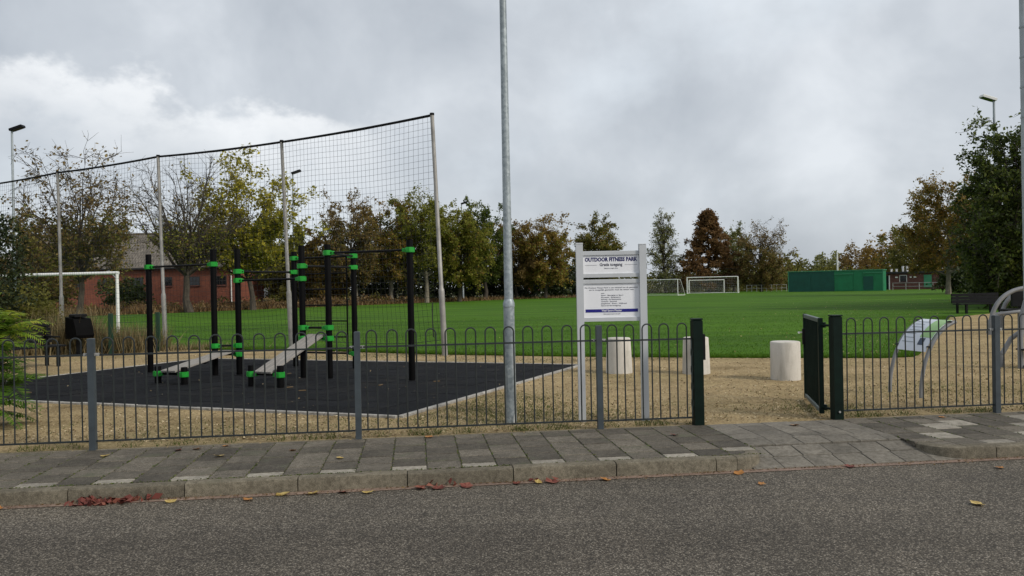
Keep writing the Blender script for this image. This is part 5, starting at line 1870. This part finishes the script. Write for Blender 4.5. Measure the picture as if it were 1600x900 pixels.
def build_ground_cover():
    rng = np.random.default_rng(77)
    # turf: the near part of the field
    segs = [s for s in edge_points() if max(s[0][1], s[1][1]) < 32 and min(s[0][0], s[1][0]) > -15]
    P, Hh = [], []
    for a, b in segs:
        L_ = np.linalg.norm(b - a)
        d = (b - a) / L_
        nrm = np.array([-d[1], d[0]])
        n = int(L_ * 900)
        s = rng.uniform(0, L_, n)
        off = rng.exponential(0.22, n) - 0.06
        q = a + d * s[:, None] + nrm * off[:, None]
        P.append(np.column_stack([q, np.full(n, 0.02)]))
        Hh.append(np.where(off < 0.15, 0.055, 0.045))
    P = np.concatenate(P)
    blades('field_edge_grass', 'grass_blade', P, np.concatenate(Hh), 0.006, 1, 0.35, 'longer grass along the near edge of the playing field', 'grass')
    n = 90000
    y = 15.5 + 24 * rng.uniform(0, 1, n) ** 1.5
    x = rng.uniform(-0.62, 0.66, n) * y
    ex = np.array([p[0] for p in FIELD_EDGE[:9]])
    ey = np.array([p[1] for p in FIELD_EDGE[:9]])
    ok = (y > np.interp(x, ex, ey) + 0.05) & ((x < 7.5) | (y > 15.7 + (x - 7.9) * 1.70))
    P = np.column_stack([x[ok], y[ok], np.full(ok.sum(), 0.02)])
    blades('turf', 'grass_blade', P, np.full(len(P), 0.042), 0.008, 2, 0.5, 'short mown turf of the playing field', 'grass')
    # grass tufts and moss along the fence foot
    P, Hh = [], []
    for u0, u1, dens in ((-9.0, -2.0, 260), (-2.0, GATE_L, 420), (GATE_R, 9.5, 430)):
        n = int((u1 - u0) * dens)
        u = rng.uniform(u0, u1, n)
        v = np.abs(rng.normal(0.05, 0.14, n)) + 0.02
        cl = np.sin(u * 5.1) + np.sin(u * 12.7 + 1) + rng.normal(0, 0.6, n)
        k = cl > 0.1
        q = np.array([street(a, b) for a, b in zip(u[k], v[k])])
        P.append(q)
        Hh.append(np.where(rng.uniform(0, 1, k.sum()) > 0.85, 0.085, 0.04))
    P = np.concatenate(P)
    blades('fence_foot_grass', 'tuft', P, np.concatenate(Hh), 0.005, 3, 0.5, 'mossy grass tufts along the foot of the fence', 'grass')
    # sparse grass on the chip ground (green patch by the mat corner and right of the gate)
    P = []
    for cx, cy, sx, sy, n in ((-0.3, 10.2, 0.75, 0.7, 4200), (0.3, 9.4, 0.9, 0.35, 1600), (6.6, 10.6, 1.5, 0.8, 2600), (3.7, 9.6, 0.35, 0.3, 800), (-3.0, 9.0, 1.6, 0.35, 900), (9.0, 12.5, 1.5, 1.6, 1200), (-2.4, 18.3, 2.6, 0.35, 2600), (2.5, 16.5, 2.0, 0.3, 1600)):
        P.append(np.column_stack([rng.normal(cx, sx, n), rng.normal(cy, sy, n), np.full(n, -0.008)]))
    P = np.concatenate(P)
    fence_y = 8.41 + 0.12 * P[:, 0]
    rel = P[:, :2] - np.array([MAT_F.x, MAT_F.y])
    det = MAT_A.x * MAT_B.y - MAT_A.y * MAT_B.x
    s = (rel[:, 0] * MAT_B.y - rel[:, 1] * MAT_B.x) / det
    t = (MAT_A.x * rel[:, 1] - MAT_A.y * rel[:, 0]) / det
    inside = (s > -0.02) & (s < 1.02) & (t > -0.02) & (t < 1.02)
    P = P[(P[:, 1] > fence_y + 0.05) & ~inside]
    blades('path_grass', 'tuft', P, np.full(len(P), 0.030), 0.006, 4, 0.8, 'thin green grass growing through the chip path', 'grass')
    # wood chips
    n = 46000
    y = 8.3 + 14 * rng.uniform(0, 1, n) ** 1.7
    x = rng.uniform(-0.70, 0.72, n) * y
    P = np.column_stack([x, y, np.full(n, 0.0)])
    rel = P[:, :2] - np.array([MAT_F.x, MAT_F.y])
    s = (rel[:, 0] * MAT_B.y - rel[:, 1] * MAT_B.x) / det
    t = (MAT_A.x * rel[:, 1] - MAT_A.y * rel[:, 0]) / det
    inside = (s > 0.0) & (s < 1.0) & (t > 0.0) & (t < 1.0)
    keep = (y > 8.41 + 0.12 * x + 0.07) & (~inside | (rng.uniform(0, 1, n) < 0.012)) & (y < np.interp(x, ex, ey) + 0.15 + np.where(x > 7.5, 40, 0))
    P = P[keep]
    rel_in = inside[keep]
    P[:, 2] = np.where(rel_in, 0.028, 0.002)
    n = len(P)
    ln = rng.uniform(0.006, 0.022, n)
    U, V = rand_axes(rng, n, ln, ln * rng.uniform(0.25, 0.6, n), 0.75)
    P[:, 2] += rng.uniform(0, 0.008, n)
    tag(cards('wood_chips', 'chip', P, U, V, rng.uniform(0, 1, n) ** 1.2), 'loose wood chips strewn over the tan path', 'wood chips', kind='stuff')
    # leaf litter on the field, thicker to the right
    n = 900
    y = 16 + 45 * rng.uniform(0, 1, n) ** 1.3
    x = y * np.where(rng.uniform(0, 1, n) < 0.7, rng.normal(0.47, 0.10, n), rng.uniform(-0.1, 0.6, n))
    ok = (y > np.interp(x, ex, ey) + 0.3) & ((x < 7.5) | (y > 16.2 + (x - 7.9) * 1.70))
    P = np.column_stack([x[ok], y[ok], np.full(ok.sum(), 0.065)])
    n = len(P)
    ln = rng.uniform(0.016, 0.034, n)
    U, V = rand_axes(rng, n, ln, ln * 0.7, 0.7)
    tag(cards('leaf_litter', 'litter', P, U, V, rng.uniform(0, 1, n)), 'small yellow leaves scattered over the playing field', 'leaves', kind='stuff')
    P = []
    for _ in range(2600):
        if rng.uniform() < 0.55:
            c = int(rng.integers(0, 26))
            P.append(street(RAMP_L - 0.30 * c + rng.normal(0, 0.006), KERB + 0.13 + rng.uniform(0, 1.5), 0.0))
        else:
            P.append(street(rng.uniform(-6.5, RAMP_L), KERB + 0.128 + rng.normal(0, 0.008), 0.0))
    for _ in range(500):
        P.append(street(RAMP_R + 0.30 * int(rng.integers(0, 10)) + rng.normal(0, 0.006), KERB + 0.33 + rng.uniform(0, 1.3), 0.0))
    P = np.array(P)
    n = len(P)
    ln = rng.uniform(0.004, 0.014, n)
    U, V = rand_axes(rng, n, ln, ln * 0.6, 0.6)
    tag(cards('pavement_moss', 'tuft', P, U, V, rng.uniform(0, 0.7, n)), 'moss and tiny weeds in the pavement joints', 'moss', kind='stuff')
    n = 2600
    u = rng.uniform(-7, 8, n)
    v = KERB - 0.012 - np.abs(rng.normal(0, 0.07, n)) * (0.6 + 0.5 * np.sin(u * 2.3))
    P = np.array([street(a, b, ROADZ + 0.009) for a, b in zip(u, v)])
    ln = rng.uniform(0.003, 0.012, n)
    U, V = rand_axes(rng, n, ln, ln * 0.5, 0.7)
    tag(cards('gutter_grit', 'weed_tan', P, U, V, rng.uniform(0, 0.9, n)), 'brown grit and leaf crumbs along the foot of the kerb', 'grit', kind='stuff')
    # brown weeds in front of the barn and the wood
    P, Hh = [], []
    path = [((-40, 51.5), (-27, 59.5), 3800, 0.55), ((-27, 59.8), (-17, 74), 3800, 0.50), ((-17, 74), (0, 95), 4200, 0.38), ((0, 95), (10, 101), 1200, 0.30)]
    for a, b, n, hh in path:
        t = rng.uniform(0, 1, n)
        a, b = np.array(a), np.array(b)
        d = (b - a) / np.linalg.norm(b - a)
        nr = np.array([-d[1], d[0]])
        cl = 0.5 + 0.5 * np.sin(t * 60 + np.sin(t * 23) * 2)
        q = a + (b - a) * t[:, None] + nr * (rng.uniform(0, 1, n) ** 1.2 * 4.0)[:, None]
        P.append(np.column_stack([q, np.full(n, -0.03)]))
        Hh.append(hh * (0.55 + 0.9 * cl))
    P = np.concatenate(P)
    blades('brown_weeds', 'weed_tan', P, np.concatenate(Hh), 0.075, 6, 0.35, 'strip of tall brown weeds along the far edge of the field', 'weeds')
    sp = []
    rr = random.Random(8)
    for k in range(70):
        t_ = k / 69
        if t_ < 0.5:
            x, y = -41 + 28 * t_, 53 + 16.5 * t_
        else:
            x, y = -27 + 34 * (t_ - 0.5), 61.2 + 42 * (t_ - 0.5)
        hh = rr.uniform(0.28, 0.62)
        sp.append((x + rr.uniform(-.4, .4), y + 1.2 + rr.uniform(0, 1.8), hh * 0.7, rr.uniform(0.5, 1.0), 0.6, hh))
    blobs('brown_brush', 'weed_tan', sp, 9000, 0.17, 71, label='low rusty brown brush along the foot of the barn and trees', cat='brush')
    sp = [(a + rr.uniform(-.6, .6), b + 1.6, c * 1.1, d * 0.8, e, f * 1.2) for a, b, c, d, e, f in sp[::3]]
    blobs('dark_brush', 'leaf_olive', sp, 4500, 0.17, 72, label='dark green brush behind the rusty weeds by the barn', cat='brush')
    # dry tall grass beside bin and mesh fence
    P = []
    for cx, cy, sx, sy, n in ((-12.0, 21.3, 0.9, 0.3, 1500), (-10.2, 21.3, 0.55, 0.25, 1000), (-10.9, 21.0, 0.35, 0.2, 500), (-8.6, 21.6, 0.7, 0.15, 500), (-13.6, 20.4, 0.8, 0.3, 600)):
        P.append(np.column_stack([rng.normal(cx, sx, n), rng.normal(cy, sy, n), np.full(n, -0.03)]))
    P = np.concatenate(P)
    hh = np.where(P[:, 0] < -11, 1.15, 0.75) * np.where(P[:, 0] > -9.3, 0.35, 1.0)
    blades('dry_grass', 'straw', P, hh, 0.012, 7, 0.25, 'tall bleached grass around the litter bin', 'grass')
    # scatter of white bits on the mat
    rr = random.Random(4)
    for (x, y), w in (((-3.52, 12.55), 'at the foot of the nearest short post'), ((-3.2, 12.1), 'in front of the right sit-up bench'), ((-2.1, 12.6), 'between the bench and the tall right post'), ((-1.25, 12.95), 'right of the tallest rig post'), ((-7.6, 12.5), 'left of the left bench, near the shrub'), ((-4.1, 14.6), 'under the middle of the rig')):
        o = MB().box((-0.055, -0.012, 0.0), (0.055, 0.012, 0.012), 0.004).build('wood_splinter', 'chip', None, loc=(x, y, 0.0185), rz=rr.uniform(0, 3))
        tag(o, 'pale splinter of wood on the black mat, ' + w, 'splinter', 'splinters on the mat')


def leaf_mesh(seed, size):
    """one curled lobed leaf with stalk"""
    rng = random.Random(seed)
    pts = []
    n = 11
    for k in range(n):
        a = 2 * math.pi * k / n
        r_ = size * (0.42 + 0.13 * (k % 2) + rng.uniform(-0.06, 0.06))
        x, y = r_ * math.cos(a) * 1.15, r_ * math.sin(a) * 0.85
        pts.append((x, y, 0.35 * size * ((x / size) ** 2 + 0.8 * (y / size) ** 2) + rng.uniform(0, 0.06) * size))
    me_v = [(0, 0, 0.012 * size)] + pts
    fs = [(0, 1 + k, 1 + (k + 1) % n) for k in range(n)]
    me_v += [(-0.45 * size, -0.015 * size, 0.05 * size), (-0.45 * size, 0.015 * size, 0.05 * size), (-0.8 * size, 0.05 * size, 0.03 * size)]
    fs.append((n + 1, n + 2, n + 3))
    me = bpy.data.meshes.new('fallen_leaf')
    me.from_pydata(me_v, [], fs)
    at = me.attributes.new('tint', 'FLOAT', 'FACE')
    at.data.foreach_set('value', [rng.uniform(0.1, 1.0) for _ in fs])
    return me


def build_leaves():
    rng = random.Random(21)
    lab = {'fallen_yellow': {'road': 'yellow leaf on the road', 'pave': 'yellow leaf on the pavement'},
           'fallen_orange': {'road': 'orange leaf on the road', 'pave': 'orange leaf on the pavement'},
           'fallen_red': {'road': 'single red leaf on the road', 'pave': 'red leaf on the pavement'}}
    # (u, v, colour)
    spots = [(-2.95, -1.78, 'fallen_yellow'), (-2.1, -1.73, 'fallen_yellow'), (-1.86, -1.74, 'fallen_yellow'), (-1.42, -1.80, 'fallen_yellow'), (-0.02, -1.74, 'fallen_yellow'), (-2.35, -1.84, 'fallen_orange'),
             (1.72, -1.76, 'fallen_orange'), (1.75, -2.15, 'fallen_orange'), (2.75, -1.72, 'fallen_red'), (3.95, -2.02, 'fallen_orange'), (0.55, -1.76, 'fallen_orange'), (-1.0, -1.74, 'fallen_red'), (-0.85, -1.77, 'fallen_red'), (-0.62, -1.75, 'fallen_red'), (-0.2, -1.74, 'fallen_red'), (0.1, -1.75, 'fallen_red'), (-1.62, -1.75, 'fallen_red'), (3.0, -3.0, 'fallen_yellow'), (4.6, -1.76, 'fallen_red'),
             (-4.35, -1.77, 'fallen_red'), (-4.25, -1.74, 'fallen_orange'),
             (-2.85, -0.62, 'fallen_yellow'), (-3.95, -0.38, 'fallen_yellow'), (-1.72, -0.95, 'fallen_yellow'), (-3.15, -0.22, 'fallen_orange'), (-2.9, -0.12, 'fallen_orange'), (-3.32, -0.25, 'fallen_red'), (1.55, -0.55, 'fallen_red'), (2.95, -0.30, 'fallen_orange'), (-0.9, -0.10, 'fallen_orange'), (4.7, -0.20, 'fallen_orange'), (-2.2, -0.5, 'fallen_orange')]
    cache = {}
    ordn = ['leftmost', 'second from the left', 'third from the left', 'fourth from the left', 'fifth from the left', 'sixth from the left', 'seventh from the left', 'eighth from the left', 'ninth from the left', 'tenth from the left']
    spots.sort()
    count = {}
    for i, (u, v, m) in enumerate(spots):
        key = (m, i % 3)
        if key not in cache:
            cache[key] = leaf_mesh(i + 3, 0.088 if m != 'fallen_red' else 0.10)
            cache[key].materials.append(MAT[m])
        where = 'road' if v < KERB else 'pave'
        z = (ROADZ + 0.006 if where == 'road' else 0.004)
        if where == 'pave' and RAMP_L < u < RAMP_R:
            z = 0.004
        o = place('fallen_leaf', cache[key], None, None, street(u, v, z))
        o.rotation_euler = (rng.uniform(-.2, .2), rng.uniform(-.2, .2), rng.uniform(0, 6.28))
        s = rng.uniform(0.75, 1.15)
        o.scale = (s, s, s)
        kk = count.get((m, where), 0)
        count[(m, where)] = kk + 1
        tag(o, lab[m][where] + ', ' + ordn[kk] + ' of its colour', 'leaf', m.replace('_', ' ') + ' leaves on the ' + ('road' if where == 'road' else 'pavement'))
    # heaps of red leaves in the gutter
    r2 = np.random.default_rng(5)
    P = []
    for u0, u1, n in ((-3.75, -3.05, 85), (-0.98, -0.65, 7), (-0.1, 0.15, 4)):
        for _ in range(n):
            u = u0 + (u1 - u0) * r2.beta(1.6, 2.2)
            v = KERB - 0.012 - abs(r2.normal(0, 0.05))
            P.append(street(u, v, ROADZ + 0.012 + abs(r2.normal(0, 0.014))))
    P = np.array(P)
    n = len(P)
    ln = r2.uniform(0.022, 0.050, n)
    U, V = rand_axes(r2, n, ln, ln * r2.uniform(0.5, 0.8, n), 0.45)
    tag(cards('red_leaf_heap', 'fallen_red', P, U, V, r2.uniform(0, 1, n), fold=0.4), 'heap of red autumn leaves blown against the kerb at lower left', 'leaves', kind='stuff')


def build_sumac():
    """feathery shrub at the left edge: arching fronds of paired leaflets"""
    t = thing('sumac_shrub', 'feathery bright green shrub with long fronds behind the fence at left', 'shrub', (-6.42, 9.55, 0))
    rng = random.Random(31)

    def frond(seed, L_):
        r_ = np.random.default_rng(seed)
        n = 19
        rach = []
        for i in range(n + 1):
            s = i / n
            rach.append(np.array([L_ * s * (1 - 0.10 * s), 0, 0.30 * L_ * s - 0.52 * L_ * s * s]))
        P, U, V, T = [], [], [], []
        for i in range(1, n + 1):
            s = i / n
            ln = L_ * 0.135 * math.sin(math.pi * (0.18 + 0.72 * s)) ** 0.8
            tg = rach[i] - rach[i - 1]
            tg /= np.linalg.norm(tg)
            for side in (-1, 1):
                d = np.array([0.38, side * 0.9, -0.28 + r_.normal(0, 0.12)])
                d /= np.linalg.norm(d)
                c = rach[i] + d * ln
                P.append(c)
                U.append(d * ln)
                V.append(tg * ln * 0.23)
                T.append(r_.uniform(0, 1))
        return rach, np.array(P), np.array(U), np.array(V), np.array(T)
    protos = []
    for k in range(8):
        L_ = 0.52 + 0.08 * (k % 3)
        rach, P, U, V, T = frond(k, L_)
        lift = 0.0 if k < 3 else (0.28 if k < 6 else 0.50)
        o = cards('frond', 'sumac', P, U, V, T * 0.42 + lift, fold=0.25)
        me = o.data
        bpy.data.objects.remove(o)
        mb = MB().tube([tuple(p) for p in rach[::2]], [0.006 - 0.0006 * i for i in range(len(rach[::2]))], 4, cap=False)
        protos.append((me, mb.mesh('rachis')))
        protos[-1][1].materials.append(MAT['twig_brown'])
    heads = []
    stems = [(0.0, 0.0, 1.32), (-0.35, 0.15, 1.50), (0.22, -0.10, 0.95), (-0.15, -0.25, 1.1), (0.18, 0.25, 1.22), (-0.55, -0.2, 1.3), (0.30, 0.05, 0.55), (0.1, -0.35, 0.45), (-0.3, -0.45, 0.7), (0.05, 0.1, 0.75), (-0.2, 0.0, 0.9), (-0.45, 0.1, 1.15), (0.12, -0.05, 1.12), (0.0, -0.3, 0.25), (0.25, -0.2, 0.3), (-0.35, -0.3, 0.45), (-0.5, 0.0, 0.7), (-0.2, -0.2, 0.55), (-0.6, -0.3, 0.9), (-0.4, -0.1, 1.42), (-0.1, 0.1, 1.05)]
    for sx, sy, h in stems:
        b = Vector((sx * 0.35 - 0.1, sy * 0.35, -0.05))
        e = Vector((sx, sy, h))
        MB().tube([b, b.lerp(e, 0.5) + Vector((0.03, 0.02, 0.05)), e], [0.022, 0.017, 0.012], 7).build('stem', 'twig_brown', t, True)
        heads.append((e, h))
    for (e, h) in heads:
        n = 13
        for k in range(n):
            az = 2 * math.pi * k / n + rng.uniform(-0.3, 0.3)
            if h > 1.15:
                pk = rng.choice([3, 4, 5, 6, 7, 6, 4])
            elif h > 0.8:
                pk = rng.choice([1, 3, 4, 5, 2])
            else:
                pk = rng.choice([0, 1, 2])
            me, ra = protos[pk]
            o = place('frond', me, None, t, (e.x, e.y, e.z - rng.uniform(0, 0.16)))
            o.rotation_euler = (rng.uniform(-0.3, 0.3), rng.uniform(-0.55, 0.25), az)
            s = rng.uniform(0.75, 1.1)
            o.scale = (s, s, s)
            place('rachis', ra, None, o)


build_ground_cover()
build_leaves()
build_sumac()
print('TRIS', sum(len(m.polygons) for m in bpy.data.meshes), 'OBJ', len(bpy.data.objects))
